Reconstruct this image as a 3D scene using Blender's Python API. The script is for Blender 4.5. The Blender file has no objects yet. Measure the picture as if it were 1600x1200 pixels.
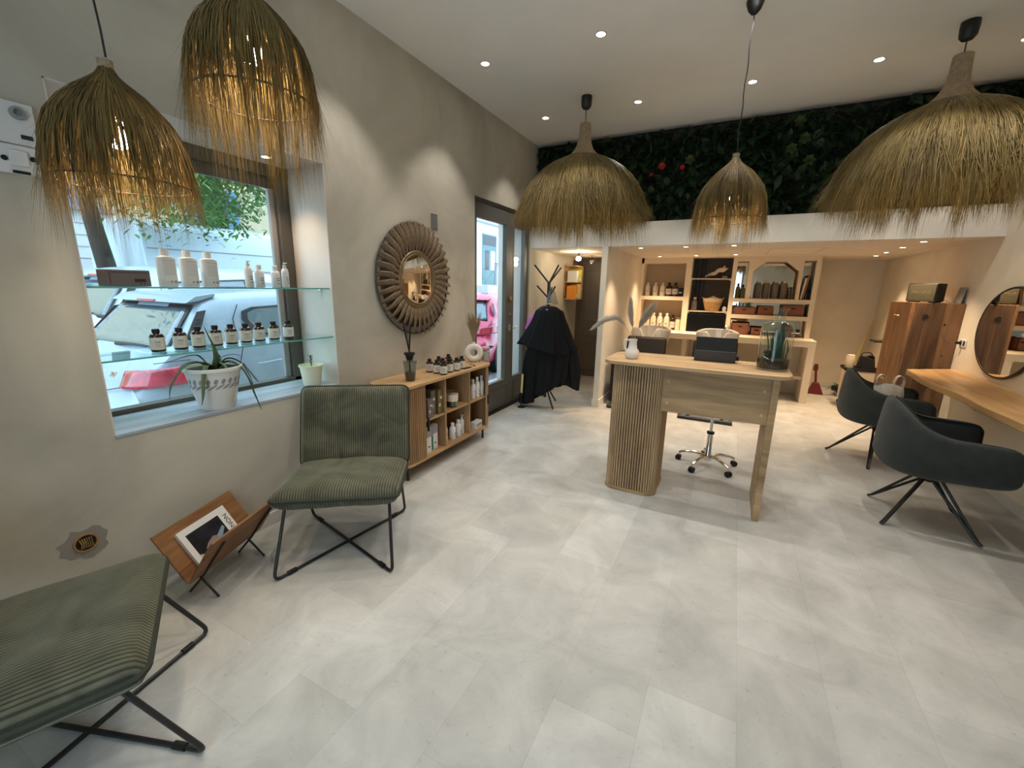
import bpy, math, random
from mathutils import Vector, Matrix
import numpy as np
random.seed(7)
S = bpy.context.scene
COL = S.collection
PI = math.pi
# ---------------------------------------------------------------- camera
cam_d = bpy.data.cameras.new('camera'); cam = bpy.data.objects.new('camera', cam_d); COL.objects.link(cam)
_p, _r, _y, _F = .2262, .0193, -.4768, 659.69
_f = Vector((math.sin(_y)*math.cos(_p), math.cos(_y)*math.cos(_p), -math.sin(_p)))
_rt = Vector((math.cos(_y), -math.sin(_y), 0)); _up = _rt.cross(_f)
_R = math.cos(_r)*_rt + math.sin(_r)*_up; _U = -math.sin(_r)*_rt + math.cos(_r)*_up
cam.matrix_world = Matrix(((_R.x, _U.x, -_f.x, 0), (_R.y, _U.y, -_f.y, 0), (_R.z, _U.z, -_f.z, 1.5), (0, 0, 0, 1)))
cam_d.sensor_fit = 'HORIZONTAL'; cam_d.sensor_width = 36; cam_d.lens = 36*_F/1600
cam_d.clip_start = .02; cam_d.clip_end = 200
S.camera = cam
# ---------------------------------------------------------------- world: overcast daylight
W = bpy.data.worlds.new('sky'); S.world = W; W.use_nodes = True
bg = W.node_tree.nodes['Background']
bg.inputs[0].default_value = (.60, .81, 1.0, 1); bg.inputs[1].default_value = 3.6
S.view_settings.view_transform = 'Standard'; S.view_settings.look = 'None'
S.view_settings.gamma = 1; S.view_settings.exposure = 0.28; S.view_settings.use_curve_mapping = False
S.cycles.use_denoising = True; S.cycles.max_bounces = 8; S.cycles.diffuse_bounces = 5
S.cycles.transparent_max_bounces = 24; S.cycles.sample_clamp_indirect = 4; S.cycles.caustics_reflective = False
S.cycles.caustics_refractive = False; S.cycles.blur_glossy = 1.0
POW_CEIL, POW_SOFFIT, POW_NICHE, POW_BULB = 37, 62, 16, 5.0
COL_CEIL, COL_WARM = (1, .95, .88), (1, .72, .45)

# ---------------------------------------------------------------- materials
MATS = {}
def _new(n):
    m = bpy.data.materials.new(n); m.use_nodes = True; MATS[n] = m
    nt = m.node_tree; return m, nt, nt.nodes['Principled BSDF']
def lin(c):
    return tuple(((x/255)/12.92 if x/255 <= .04045 else ((x/255+.055)/1.055)**2.4) for x in c)
def mat(n, c, rough=.5, metal=0, bump=0, bs=60, var=0, vs=4, emit=0, ecol=None, spec=.5, sheen=0, coat=0, trans=0, ior=1.45, subs=0):
    m, nt, b = _new(n); N, L = nt.nodes, nt.links
    b.inputs['Base Color'].default_value = (*c, 1); b.inputs['Roughness'].default_value = rough
    b.inputs['Metallic'].default_value = metal; b.inputs['Specular IOR Level'].default_value = spec
    b.inputs['Coat Weight'].default_value = coat
    if sheen: b.inputs['Sheen Weight'].default_value = sheen; b.inputs['Sheen Roughness'].default_value = .5
    if emit: b.inputs['Emission Color'].default_value = (*(ecol or c), 1); b.inputs['Emission Strength'].default_value = emit
    if trans: b.inputs['Transmission Weight'].default_value = trans; b.inputs['IOR'].default_value = ior
    tc = N.new('ShaderNodeTexCoord')
    if var:
        t = N.new('ShaderNodeTexNoise'); t.inputs['Scale'].default_value = vs; t.inputs['Detail'].default_value = 6
        L.new(tc.outputs['Object'], t.inputs['Vector'])
        r = N.new('ShaderNodeMapRange'); r.inputs[1].default_value = .3; r.inputs[2].default_value = .7
        r.inputs[3].default_value = 1-var; r.inputs[4].default_value = 1+var; L.new(t.outputs['Fac'], r.inputs[0])
        mx = N.new('ShaderNodeVectorMath'); mx.operation = 'SCALE'; mx.inputs[0].default_value = c; L.new(r.outputs[0], mx.inputs['Scale'])
        L.new(mx.outputs[0], b.inputs['Base Color'])
    if bump:
        t2 = N.new('ShaderNodeTexNoise'); t2.inputs['Scale'].default_value = bs; t2.inputs['Detail'].default_value = 5
        L.new(tc.outputs['Object'], t2.inputs['Vector'])
        bp = N.new('ShaderNodeBump'); bp.inputs['Strength'].default_value = bump; bp.inputs['Distance'].default_value = .01
        L.new(t2.outputs['Fac'], bp.inputs['Height']); L.new(bp.outputs[0], b.inputs['Normal'])
    return m
def plaster(n, c, var=.1, bump=.25, c2=None, vs=1.3):
    """lime-wash plaster: broad trowelled clouds of slightly different tint, fine relief"""
    m, nt, b = _new(n); N, L = nt.nodes, nt.links
    b.inputs['Roughness'].default_value = .8; b.inputs['Specular IOR Level'].default_value = .25
    tc = N.new('ShaderNodeTexCoord')
    a = N.new('ShaderNodeTexNoise'); a.inputs['Scale'].default_value = vs; a.inputs['Detail'].default_value = 7; a.inputs['Roughness'].default_value = .55; a.inputs['Distortion'].default_value = .8
    L.new(tc.outputs['Object'], a.inputs['Vector'])
    cr = N.new('ShaderNodeValToRGB'); c2 = c2 or (c[0]*.98, c[1]*.9, c[2]*.86)
    cr.color_ramp.elements[0].position = .32; cr.color_ramp.elements[1].position = .68
    cr.color_ramp.elements[0].color = (*[x*(1-var) for x in c2], 1); cr.color_ramp.elements[1].color = (*[x*(1+var) for x in c], 1)
    L.new(a.outputs['Fac'], cr.inputs[0]); L.new(cr.outputs[0], b.inputs['Base Color'])
    t = N.new('ShaderNodeTexNoise'); t.inputs['Scale'].default_value = 9; t.inputs['Detail'].default_value = 10; t.inputs['Roughness'].default_value = .6
    L.new(tc.outputs['Object'], t.inputs['Vector'])
    bp = N.new('ShaderNodeBump'); bp.inputs['Strength'].default_value = bump; bp.inputs['Distance'].default_value = .012
    L.new(t.outputs['Fac'], bp.inputs['Height']); L.new(bp.outputs[0], b.inputs['Normal'])
    return m
def wood(n, c1, c2, axis='x', scale=1.0, rough=.5, c3=None, bump=.15, planks=0, paxis='x'):
    """grain runs along axis"""
    m, nt, b = _new(n); N, L = nt.nodes, nt.links
    b.inputs['Roughness'].default_value = rough; b.inputs['Specular IOR Level'].default_value = .35
    tc = N.new('ShaderNodeTexCoord'); mp = N.new('ShaderNodeMapping')
    s = {'x': (1.2, 14, 14), 'y': (14, 1.2, 14), 'z': (14, 14, 1.2)}[axis]
    mp.inputs['Scale'].default_value = tuple(k*scale for k in s)
    L.new(tc.outputs['Object'], mp.inputs['Vector'])
    t = N.new('ShaderNodeTexNoise'); t.inputs['Scale'].default_value = 1.0; t.inputs['Detail'].default_value = 8; t.inputs['Roughness'].default_value = .62; t.inputs['Distortion'].default_value = 1.2
    L.new(mp.outputs[0], t.inputs['Vector'])
    cr = N.new('ShaderNodeValToRGB'); e = cr.color_ramp.elements
    e[0].position = .33; e[0].color = (*c1, 1); e[1].position = .62; e[1].color = (*c2, 1)
    if c3: k = e.new(.8); k.color = (*c3, 1)
    L.new(t.outputs['Fac'], cr.inputs[0])
    src = cr.outputs[0]
    t3 = N.new('ShaderNodeTexNoise'); t3.inputs['Scale'].default_value = 5; t3.inputs['Detail'].default_value = 2
    mp3 = N.new('ShaderNodeMapping'); mp3.inputs['Scale'].default_value = tuple(k/14*.9 if k > 2 else .35 for k in s); L.new(tc.outputs['Object'], mp3.inputs['Vector']); L.new(mp3.outputs[0], t3.inputs['Vector'])
    r = N.new('ShaderNodeMapRange'); r.inputs[1].default_value = .3; r.inputs[2].default_value = .7; r.inputs[3].default_value = .8; r.inputs[4].default_value = 1.15
    L.new(t3.outputs['Fac'], r.inputs[0])
    sc = N.new('ShaderNodeVectorMath'); sc.operation = 'SCALE'; L.new(src, sc.inputs[0]); L.new(r.outputs[0], sc.inputs['Scale']); src = sc.outputs[0]
    if planks:
        sp = N.new('ShaderNodeSeparateXYZ'); L.new(tc.outputs['Object'], sp.inputs[0])
        q = N.new('ShaderNodeMath'); q.operation = 'MULTIPLY'; q.inputs[1].default_value = 1/planks; L.new(sp.outputs[paxis.upper()], q.inputs[0])
        fl = N.new('ShaderNodeMath'); fl.operation = 'FLOOR'; L.new(q.outputs[0], fl.inputs[0])
        wn = N.new('ShaderNodeTexWhiteNoise'); wn.noise_dimensions = '1D'; L.new(fl.outputs[0], wn.inputs['W'])
        r2 = N.new('ShaderNodeMapRange'); r2.inputs[3].default_value = .55; r2.inputs[4].default_value = 1.3; L.new(wn.outputs['Value'], r2.inputs[0])
        s2 = N.new('ShaderNodeVectorMath'); s2.operation = 'SCALE'; L.new(src, s2.inputs[0]); L.new(r2.outputs[0], s2.inputs['Scale']); src = s2.outputs[0]
    L.new(src, b.inputs['Base Color'])
    bp = N.new('ShaderNodeBump'); bp.inputs['Strength'].default_value = bump; bp.inputs['Distance'].default_value = .004
    L.new(t.outputs['Fac'], bp.inputs['Height']); L.new(bp.outputs[0], b.inputs['Normal'])
    return m
def glass(n, tint=(1, 1, 1), f=1.0, rough=.0):
    """thin clear glass: see-through body with a fresnel reflection"""
    m = bpy.data.materials.new(n); m.use_nodes = True; MATS[n] = m; nt = m.node_tree; N, L = nt.nodes, nt.links
    N.remove(N['Principled BSDF']); o = N['Material Output']
    tr = N.new('ShaderNodeBsdfTransparent'); tr.inputs[0].default_value = (*tint, 1)
    gl = N.new('ShaderNodeBsdfGlossy'); gl.inputs['Roughness'].default_value = rough; gl.inputs[0].default_value = (1, 1, 1, 1)
    fr = N.new('ShaderNodeFresnel'); ge = N.new('ShaderNodeNewGeometry'); ir = N.new('ShaderNodeMapRange'); ir.inputs[3].default_value = 1.45; ir.inputs[4].default_value = 1/1.45
    L.new(ge.outputs['Backfacing'], ir.inputs[0]); L.new(ir.outputs[0], fr.inputs[0])
    mu = N.new('ShaderNodeMath'); mu.operation = 'MULTIPLY'; mu.inputs[1].default_value = f; L.new(fr.outputs[0], mu.inputs[0])
    mx = N.new('ShaderNodeMixShader'); L.new(mu.outputs[0], mx.inputs[0]); L.new(tr.outputs[0], mx.inputs[1]); L.new(gl.outputs[0], mx.inputs[2])
    L.new(mx.outputs[0], o.inputs[0]); return m
def corduroy(n, c, period=.0135):
    m, nt, b = _new(n); N, L = nt.nodes, nt.links
    b.inputs['Roughness'].default_value = .85; b.inputs['Sheen Weight'].default_value = .35; b.inputs['Sheen Roughness'].default_value = .4; b.inputs['Sheen Tint'].default_value = (.8, .85, .7, 1)
    b.inputs['Specular IOR Level'].default_value = .2
    tc = N.new('ShaderNodeTexCoord')
    w = N.new('ShaderNodeTexWave'); w.wave_type = 'BANDS'; w.bands_direction = 'X'; w.wave_profile = 'SIN'
    w.inputs['Scale'].default_value = .31416/period; w.inputs['Distortion'].default_value = .35; w.inputs['Detail'].default_value = 1; w.inputs['Detail Scale'].default_value = .6
    L.new(tc.outputs['Object'], w.inputs['Vector'])
    t = N.new('ShaderNodeTexNoise'); t.inputs['Scale'].default_value = 5; t.inputs['Detail'].default_value = 4; t.inputs['Distortion'].default_value = 1.5
    L.new(tc.outputs['Object'], t.inputs['Vector'])
    cr = N.new('ShaderNodeValToRGB'); e = cr.color_ramp.elements
    e[0].position = .05; e[0].color = (*[k*.35 for k in c], 1); e[1].position = .6; e[1].color = (*c, 1)
    L.new(w.outputs['Fac'], cr.inputs[0])
    r = N.new('ShaderNodeMapRange'); r.inputs[1].default_value = .35; r.inputs[2].default_value = .65; r.inputs[3].default_value = .72; r.inputs[4].default_value = 1.3
    L.new(t.outputs['Fac'], r.inputs[0])
    sc = N.new('ShaderNodeVectorMath'); sc.operation = 'SCALE'; L.new(cr.outputs[0], sc.inputs[0]); L.new(r.outputs[0], sc.inputs['Scale'])
    L.new(sc.outputs[0], b.inputs['Base Color'])
    bp = N.new('ShaderNodeBump'); bp.inputs['Strength'].default_value = .8; bp.inputs['Distance'].default_value = .003
    L.new(w.outputs['Fac'], bp.inputs['Height']); L.new(bp.outputs[0], b.inputs['Normal']); return m
def floor_mat():
    m, nt, b = _new('stone vinyl'); N, L = nt.nodes, nt.links
    b.inputs['Roughness'].default_value = .42; b.inputs['Specular IOR Level'].default_value = .3
    tc = N.new('ShaderNodeTexCoord'); mp = N.new('ShaderNodeMapping'); mp.inputs['Rotation'].default_value = (0, 0, PI/2); mp.inputs['Location'].default_value = (.0, .125, 0)
    L.new(tc.outputs['Object'], mp.inputs['Vector'])
    br = N.new('ShaderNodeTexBrick'); br.inputs['Scale'].default_value = 1; br.inputs['Brick Width'].default_value = .61; br.inputs['Row Height'].default_value = .305
    br.inputs['Mortar Size'].default_value = .0009; br.inputs['Mortar Smooth'].default_value = .3; br.offset = .37; br.offset_frequency = 2
    br.inputs['Color1'].default_value = (.545, .537, .51, 1); br.inputs['Color2'].default_value = (.465, .457, .428, 1); br.inputs['Mortar'].default_value = (.40, .39, .355, 1)
    L.new(mp.outputs[0], br.inputs['Vector'])
    t = N.new('ShaderNodeTexNoise'); t.inputs['Scale'].default_value = 3.2; t.inputs['Detail'].default_value = 12; t.inputs['Roughness'].default_value = .62; t.inputs['Distortion'].default_value = .6
    L.new(tc.outputs['Object'], t.inputs['Vector'])
    r = N.new('ShaderNodeMapRange'); r.inputs[1].default_value = .3; r.inputs[2].default_value = .7; r.inputs[3].default_value = .78; r.inputs[4].default_value = 1.16
    L.new(t.outputs['Fac'], r.inputs[0])
    sc = N.new('ShaderNodeVectorMath'); sc.operation = 'SCALE'; L.new(br.outputs['Color'], sc.inputs[0]); L.new(r.outputs[0], sc.inputs['Scale'])
    v = N.new('ShaderNodeTexNoise'); v.inputs['Scale'].default_value = 34; v.inputs['Detail'].default_value = 8; v.inputs['Roughness'].default_value = .75; L.new(tc.outputs['Object'], v.inputs['Vector'])
    r2 = N.new('ShaderNodeMapRange'); r2.inputs[1].default_value = .3; r2.inputs[2].default_value = .42; r2.inputs[3].default_value = .70; r2.inputs[4].default_value = 1.0; L.new(v.outputs['Fac'], r2.inputs[0])
    s2 = N.new('ShaderNodeVectorMath'); s2.operation = 'SCALE'; L.new(sc.outputs[0], s2.inputs[0]); L.new(r2.outputs[0], s2.inputs['Scale'])
    L.new(s2.outputs[0], b.inputs['Base Color'])
    bp = N.new('ShaderNodeBump'); bp.inputs['Strength'].default_value = .12; bp.inputs['Distance'].default_value = .003
    L.new(v.outputs['Fac'], bp.inputs['Height']); L.new(bp.outputs[0], b.inputs['Normal']); return m
def grass_mat(n, c1, c2, tr=.35):
    """dry grass blades: slightly see-through, so a lamp behind them glows"""
    m, nt, b = _new(n); N, L = nt.nodes, nt.links; o = N['Material Output']
    t = N.new('ShaderNodeAttribute'); t.attribute_name = 'blade'
    cr = N.new('ShaderNodeValToRGB'); e = cr.color_ramp.elements; e[0].position = .0; e[0].color = (*c1, 1); e[1].position = 1.0; e[1].color = (*c2, 1)
    L.new(t.outputs['Fac'], cr.inputs[0]); L.new(cr.outputs[0], b.inputs['Base Color']); b.inputs['Roughness'].default_value = .45
    tl = N.new('ShaderNodeBsdfTranslucent'); L.new(cr.outputs[0], tl.inputs[0])
    mx = N.new('ShaderNodeMixShader'); mx.inputs[0].default_value = tr; L.new(b.outputs[0], mx.inputs[1]); L.new(tl.outputs[0], mx.inputs[2]); L.new(mx.outputs[0], o.inputs[0]); return m
def emis(n, c, s):
    m = bpy.data.materials.new(n); m.use_nodes = True; MATS[n] = m; nt = m.node_tree; nt.nodes.remove(nt.nodes['Principled BSDF'])
    e = nt.nodes.new('ShaderNodeEmission'); e.inputs[0].default_value = (*c, 1); e.inputs[1].default_value = s; nt.links.new(e.outputs[0], nt.nodes['Material Output'].inputs[0]); return m

M_WALL = plaster('greige lime plaster', (.54, .50, .415), .12, .22, (.465, .425, .35))
M_CREAM = plaster('cream plaster', (.78, .71, .58), .05, .12, (.74, .66, .54))
M_BEAMW = plaster('off white plaster', (.76, .71, .62), .06, .2, (.71, .66, .57))
M_CEIL = mat('ceiling paint', (.89, .89, .87), .9, var=.03, vs=2)
M_SOFF = mat('soffit paint', (.70, .62, .52), .85, var=.03)
M_REVEAL = plaster('white reveal plaster', (.70, .66, .60), .06, .2)
M_FLOOR = floor_mat()
M_BASE = mat('baseboard paint', (.58, .55, .50), .5)
M_FRAME = mat('taupe metal frame', (.085, .075, .062), .45, bump=.05)
M_DOORW = mat('grey door paint', (.115, .108, .095), .45, bump=.04)
M_DDOOR = mat('brown grey door paint', (.10, .082, .062), .5, bump=.05)
M_SILL = wood('blue grey sill board', (.27, .30, .36), (.40, .44, .50), 'y', 1, .35)
M_BLACK = mat('black powder coat', (.012, .012, .013), .4)
M_BLKPL = mat('black plastic', (.012, .012, .012), .45, spec=.25)
M_BLKGL = mat('black glossy screen', (.004, .004, .004), .3, spec=.15)
M_DKCL = mat('black cape cloth', (.0045, .0045, .005), .6, spec=.25, bump=.1, bs=200)
M_CHROME = mat('chrome', (.75, .72, .68), .12, 1)
M_BRASS = mat('brass', (.55, .42, .2), .3, 1)
M_WHITE = mat('white plastic', (.75, .74, .72), .4)
M_WHITECER = mat('white ceramic', (.78, .74, .68), .55, bump=.15, bs=90)
M_CREAMP = mat('cream pot plastic', (.72, .70, .52), .45)
M_PAPER = mat('white paper', (.72, .71, .68), .7)
M_AMBER = mat('amber glass', (.035, .012, .006), .12, coat=.5)
M_GLASS = glass('window glass', (.97, 1, 1), .9)
M_CLEAR = glass('clear glass', (.88, .93, .90), 1.6, .02)
M_SMOKE = glass('smoky glass', (.62, .66, .64), 1.6, .02)
M_SHELFG = glass('green edge glass', (.80, .95, .93), 1.2)
M_EDGEG = mat('glass edge', (.10, .42, .40), .15, spec=.8)
M_MIRROR = mat('mirror silver', (.82, .82, .80), .02, 1)
M_MIRBR = mat('bronze mirror silver', (.62, .56, .46), .03, 1)
M_CORD = corduroy('green corduroy', (.115, .114, .076))
M_PIPE = mat('dark green piping', (.03, .034, .022), .9, bump=.3, bs=150)
M_VELV = mat('slate grey woven fabric', (.028, .034, .033), .9, bump=.5, bs=180, var=.2, vs=12, sheen=.12)
M_VELVP = mat('dark seam piping', (.012, .014, .014), .9)
M_OAKX = wood('light oak x', (.40, .25, .125), (.62, .42, .23), 'x', 1, .5)
M_OAKZ = wood('light oak z', (.33, .21, .115), (.52, .36, .205), 'z', 1, .55)
M_OAKP = wood('oak panel', (.28, .175, .085), (.50, .335, .18), 'x', .8, .55)
M_WALY = wood('warm oak y', (.37, .215, .095), (.55, .35, .175), 'y', 1, .45)
M_WALZ = wood('warm oak z', (.27, .155, .075), (.42, .26, .135), 'z', 1, .5)
M_RACK = wood('walnut rack wood', (.15, .065, .024), (.30, .145, .06), 'y', 1.2, .45)
M_OLDW = wood('old plank wood', (.10, .050, .024), (.22, .12, .06), 'z', .9, .6, planks=.125, bump=.3)
M_SIDEW = wood('rough side plank', (.17, .07, .028), (.36, .19, .085), 'z', 1.4, .6, bump=.4)
M_SLAB = wood('honey slab wood', (.38, .20, .075), (.62, .38, .17), 'y', .7, .35, bump=.2)
M_RIB = wood('driftwood ribbon', (.13, .085, .05), (.26, .18, .11), 'x', 2.5, .45)
M_RATTAN = mat('woven raffia', (.40, .29, .18), .8, bump=.8, bs=120, var=.2, vs=40)
M_GRASS = grass_mat('dry grass', (.15, .10, .034), (.54, .39, .14), .42)
M_GRASSD = grass_mat('brown dry grass', (.14, .088, .032), (.50, .345, .125), .5)
M_PAMPAS = grass_mat('pampas plume', (.58, .50, .40), (.82, .73, .60), .45)
M_LEAFD = mat('dark artificial leaf', (.013, .038, .014), .5, var=.5, vs=9)
M_LEAFY = mat('yellow green leaf', (.04, .07, .018), .5)
M_RED = mat('red flower petal', (.40, .02, .012), .5)
M_LEAF = mat('succulent leaf', (.075, .105, .045), .5, var=.25, vs=20)
M_LEAFB = mat('blue green leaf', (.03, .085, .05), .4, var=.3, vs=20)
M_TREE = mat('tree leaf', (.11, .24, .045), .6, var=.5, vs=2)
M_BARK = mat('bark', (.055, .045, .035), .95, bump=.8, bs=20, var=.3)
M_SOIL = mat('dark soil', (.02, .014, .01), .95, bump=.6, bs=80)
M_STEMW = mat('twig', (.12, .08, .05), .8)
M_LENS = emis('downlight lens', (1, .93, .82), 30)
M_LENSW = emis('warm downlight lens', (1, .80, .50), 25)
M_BULB = emis('bulb glow', (1, .86, .62), 110)
M_PINK = mat('pink cloth', (.70, .20, .60), .8)
M_ORANGE = mat('orange carton', (.70, .27, .03), .5)
M_LIME = mat('lime carton', (.50, .62, .06), .5)
M_YEL = mat('pale yellow plastic', (.75, .60, .25), .4)
M_BASKET = mat('woven seagrass', (.42, .26, .10), .8, bump=.9, bs=70, var=.2, vs=30)
M_BASKETL = mat('pale woven rim', (.60, .46, .28), .8, bump=.9, bs=70)
M_PALEW = mat('off white shelf paint', (.68, .58, .44), .5)
M_UNIT = plaster('cream shelf unit plaster', (.80, .70, .54), .04, .1, (.77, .66, .51))
M_BACKP = plaster('beige back panel', (.44, .36, .26), .04, .1)
M_BRICK = mat('red brown box wood', (.22, .085, .045), .7, var=.2, vs=8)
M_LINEN = mat('pale bottle', (.74, .66, .54), .45)
M_LABEL = mat('bottle label', (.66, .63, .56), .6)
M_INK = mat('print ink', (.03, .025, .025), .6)
M_INKR = mat('red print', (.45, .05, .06), .6)
M_BOWL = mat('white basin ceramic', (.74, .71, .67), .2, coat=.4)
M_LEATH = mat('black leatherette', (.012, .010, .010), .45, bump=.1, spec=.3)
M_TAUPEB = mat('taupe lidded bottle', (.17, .145, .11), .5)
M_GREYBOX = mat('mauve grey carton', (.16, .13, .13), .45)
M_GREENC = mat('mint carton', (.08, .45, .33), .5)
M_WAX = mat('candle wax', (.78, .68, .55), .5)
M_PINKLID = mat('pinkish wood lid', (.52, .36, .30), .5)
M_BAG = mat('white plastic bag', (.72, .66, .58), .5, bump=.4, bs=30)
M_REDPL = mat('dark red plastic', (.11, .008, .008), .4)
M_GRILL = mat('speaker grille cloth', (.048, .042, .022), .8, bump=.5, bs=250)
M_GOLD = mat('gold lettering', (.16, .11, .05), .4)
M_GREY = mat('mid grey plastic', (.30, .30, .30), .5)
M_OLIVE = mat('olive bottle', (.14, .11, .03), .3)
# outside
M_ROAD = mat('asphalt', (.16, .16, .17), .9, var=.1)
M_PAVE = mat('pavement stone', (.42, .41, .40), .85, var=.1)
M_SILVER = mat('silver car paint', (.34, .43, .51), .35, .1, coat=.5)
M_CARW = mat('white car paint', (.55, .66, .73), .3, 0, coat=.5)
M_CARR = mat('red car paint', (.62, .025, .10), .3, 0, coat=.6)
M_CARGL = mat('car window glass', (.08, .13, .16), .06, .0, spec=1, coat=1)
M_CARTR = mat('black car trim', (.02, .022, .025), .5)
M_TAIL = mat('tail lamp red', (.50, .02, .05), .15, coat=1, var=.5, vs=8)
M_TYRE = mat('tyre rubber', (.015, .015, .015), .9)
M_HOUSEW = plaster('white render', (.64, .68, .70), .04, .1)
M_HOUSEB = plaster('yellow beige render', (.58, .53, .36), .05, .1)
M_SHUT = mat('blue shutter paint', (.12, .24, .38), .6)
M_DARKGL = mat('dark window glass', (.03, .04, .05), .1)
M_TEAL = mat('teal door paint', (.12, .22, .24), .5)
M_PLATE = mat('number plate', (.68, .70, .75), .5)

# ---------------------------------------------------------------- mesh builder
class MB:
    def __init__(s): s.v = []; s.f = []
    def add(s, vs, fs):
        o = len(s.v); s.v += [tuple(v) for v in vs]; s.f += [tuple(i+o for i in f) for f in fs]; return s
    def box(s, x0, y0, z0, x1, y1, z1):
        return s.add([(x0,y0,z0),(x1,y0,z0),(x1,y1,z0),(x0,y1,z0),(x0,y0,z1),(x1,y0,z1),(x1,y1,z1),(x0,y1,z1)],
                     [(3,2,1,0),(4,5,6,7),(0,1,5,4),(1,2,6,5),(2,3,7,6),(3,0,4,7)])
    def cbox(s, c, d): return s.box(c[0]-d[0]/2, c[1]-d[1]/2, c[2]-d[2]/2, c[0]+d[0]/2, c[1]+d[1]/2, c[2]+d[2]/2)
    def obox(s, c, d, R):
        c = Vector(c); v = [c+R@Vector((a*d[0]/2, b*d[1]/2, e*d[2]/2)) for e in (-1, 1) for a, b in ((-1,-1),(1,-1),(1,1),(-1,1))]
        return s.add(v, [(3,2,1,0),(4,5,6,7),(0,1,5,4),(1,2,6,5),(2,3,7,6),(3,0,4,7)])
    def lathe(s, prof, n=24, o=(0, 0, 0), sx=1, sy=1):
        vs = []; fs = []
        for r, z in prof:
            for i in range(n):
                a = 2*PI*i/n; vs.append((o[0]+r*math.cos(a)*sx, o[1]+r*math.sin(a)*sy, o[2]+z))
        for j in range(len(prof)-1):
            for i in range(n):
                k = (i+1) % n; fs.append((j*n+i, j*n+k, (j+1)*n+k, (j+1)*n+i))
        if prof[0][0] > 1e-6: fs.append(tuple(reversed(range(n))))
        if prof[-1][0] > 1e-6: fs.append(tuple((len(prof)-1)*n+i for i in range(n)))
        return s.add(vs, fs)
    def tube(s, pts, r, n=8, closed=False, cap=True):
        P = [Vector(p) for p in pts]; m = len(P); vs = []; fs = []; nrm = None
        for i, p in enumerate(P):
            if closed: t = P[(i+1) % m]-P[i-1]
            else: t = P[min(i+1, m-1)]-P[max(i-1, 0)]
            if t.length < 1e-9: t = Vector((0, 0, 1))
            t.normalize()
            if nrm is None:
                nrm = t.orthogonal().normalized()
            else:
                nrm = (nrm-t*nrm.dot(t))
                nrm = nrm.normalized() if nrm.length > 1e-6 else t.orthogonal().normalized()
            b = t.cross(nrm); rr = r[i] if isinstance(r, (list, tuple)) else r
            for k in range(n):
                a = 2*PI*k/n; vs.append(p+(nrm*math.cos(a)+b*math.sin(a))*rr)
        for i in range(m if closed else m-1):
            j = (i+1) % m
            for k in range(n):
                l = (k+1) % n; fs.append((i*n+k, i*n+l, j*n+l, j*n+k))
        if cap and not closed: fs.append(tuple(reversed(range(n)))); fs.append(tuple((m-1)*n+k for k in range(n)))
        return s.add(vs, fs)
    def prism(s, poly, a, b, fn):
        """poly in 2D, extruded from a to b; fn(u,v,w)->xyz"""
        n = len(poly); vs = [fn(u, v, a) for u, v in poly]+[fn(u, v, b) for u, v in poly]
        fs = [tuple(reversed(range(n))), tuple(range(n, 2*n))]+[(i, (i+1) % n, n+(i+1) % n, n+i) for i in range(n)]
        return s.add(vs, fs)
    def grid(s, fn, nu, nv, cu=False, cv=False):
        vs = [fn(i/(nu if cu else nu-1), j/(nv if cv else nv-1)) for j in range(nv) for i in range(nu)]
        fs = []
        for j in range(nv if cv else nv-1):
            for i in range(nu if cu else nu-1):
                a = (i+1) % nu; b = (j+1) % nv; fs.append((j*nu+i, j*nu+a, b*nu+a, b*nu+i))
        return s.add(vs, fs)
    def torus(s, c, R, r, axis='z', n=32, m=10, sy=1):
        pts = []
        for i in range(n):
            a = 2*PI*i/n; u, v = R*math.cos(a), R*math.sin(a)*sy
            pts.append({'z': (c[0]+u, c[1]+v, c[2]), 'x': (c[0], c[1]+u, c[2]+v), 'y': (c[0]+u, c[1], c[2]+v)}[axis])
        return s.tube(pts, r, m, closed=True)
    def build(s, name, m, parent=None, smooth=True, bevel=0, seg=2, loc=None, ang=35, solid=0, sub=0):
        me = bpy.data.meshes.new(name); me.from_pydata(s.v, [], s.f); me.update()
        if smooth:
            me.polygons.foreach_set('use_smooth', [True]*len(me.polygons))
            if ang < 180: me.set_sharp_from_angle(angle=math.radians(ang))
        ob = bpy.data.objects.new(name, me); COL.objects.link(ob); me.materials.append(m)
        if parent is not None: ob.parent = parent
        if loc is not None: ob.location = loc
        if solid: k = ob.modifiers.new('solid', 'SOLIDIFY'); k.thickness = solid; k.offset = 0
        if bevel: k = ob.modifiers.new('bevel', 'BEVEL'); k.width = bevel; k.segments = seg; k.limit_method = 'ANGLE'
        if sub: k = ob.modifiers.new('sub', 'SUBSURF'); k.levels = sub; k.render_levels = sub
        return ob
def tag(o, label, cat, group=None, kind=None):
    if label: o['label'] = label
    if cat: o['category'] = cat
    if group: o['group'] = group
    if kind: o['kind'] = kind
    return o
def thing(name, label, cat, loc=(0, 0, 0), rz=0, group=None, kind=None):
    o = bpy.data.objects.new(name, None); COL.objects.link(o); o.location = loc; o.rotation_euler = (0, 0, rz); o.empty_display_size = .05
    return tag(o, label, cat, group, kind)
def struct(o): o['kind'] = 'structure'; return o
def dup(root, loc, rz=None, label=None, group=None, scale=None):
    def cp(o, par):
        c = o.copy(); COL.objects.link(c); c.parent = par
        for ch in [x for x in KIDS.get(o, [])]: cp(ch, c)
        return c
    KIDS = {}
    for o in root.children_recursive: KIDS.setdefault(o.parent, []).append(o)
    r = cp(root, None); r.location = loc
    if rz is not None: r.rotation_euler = (0, 0, rz)
    if scale: r.scale = (scale,)*3
    if label: r['label'] = label
    if group: r['group'] = group
    return r
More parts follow.
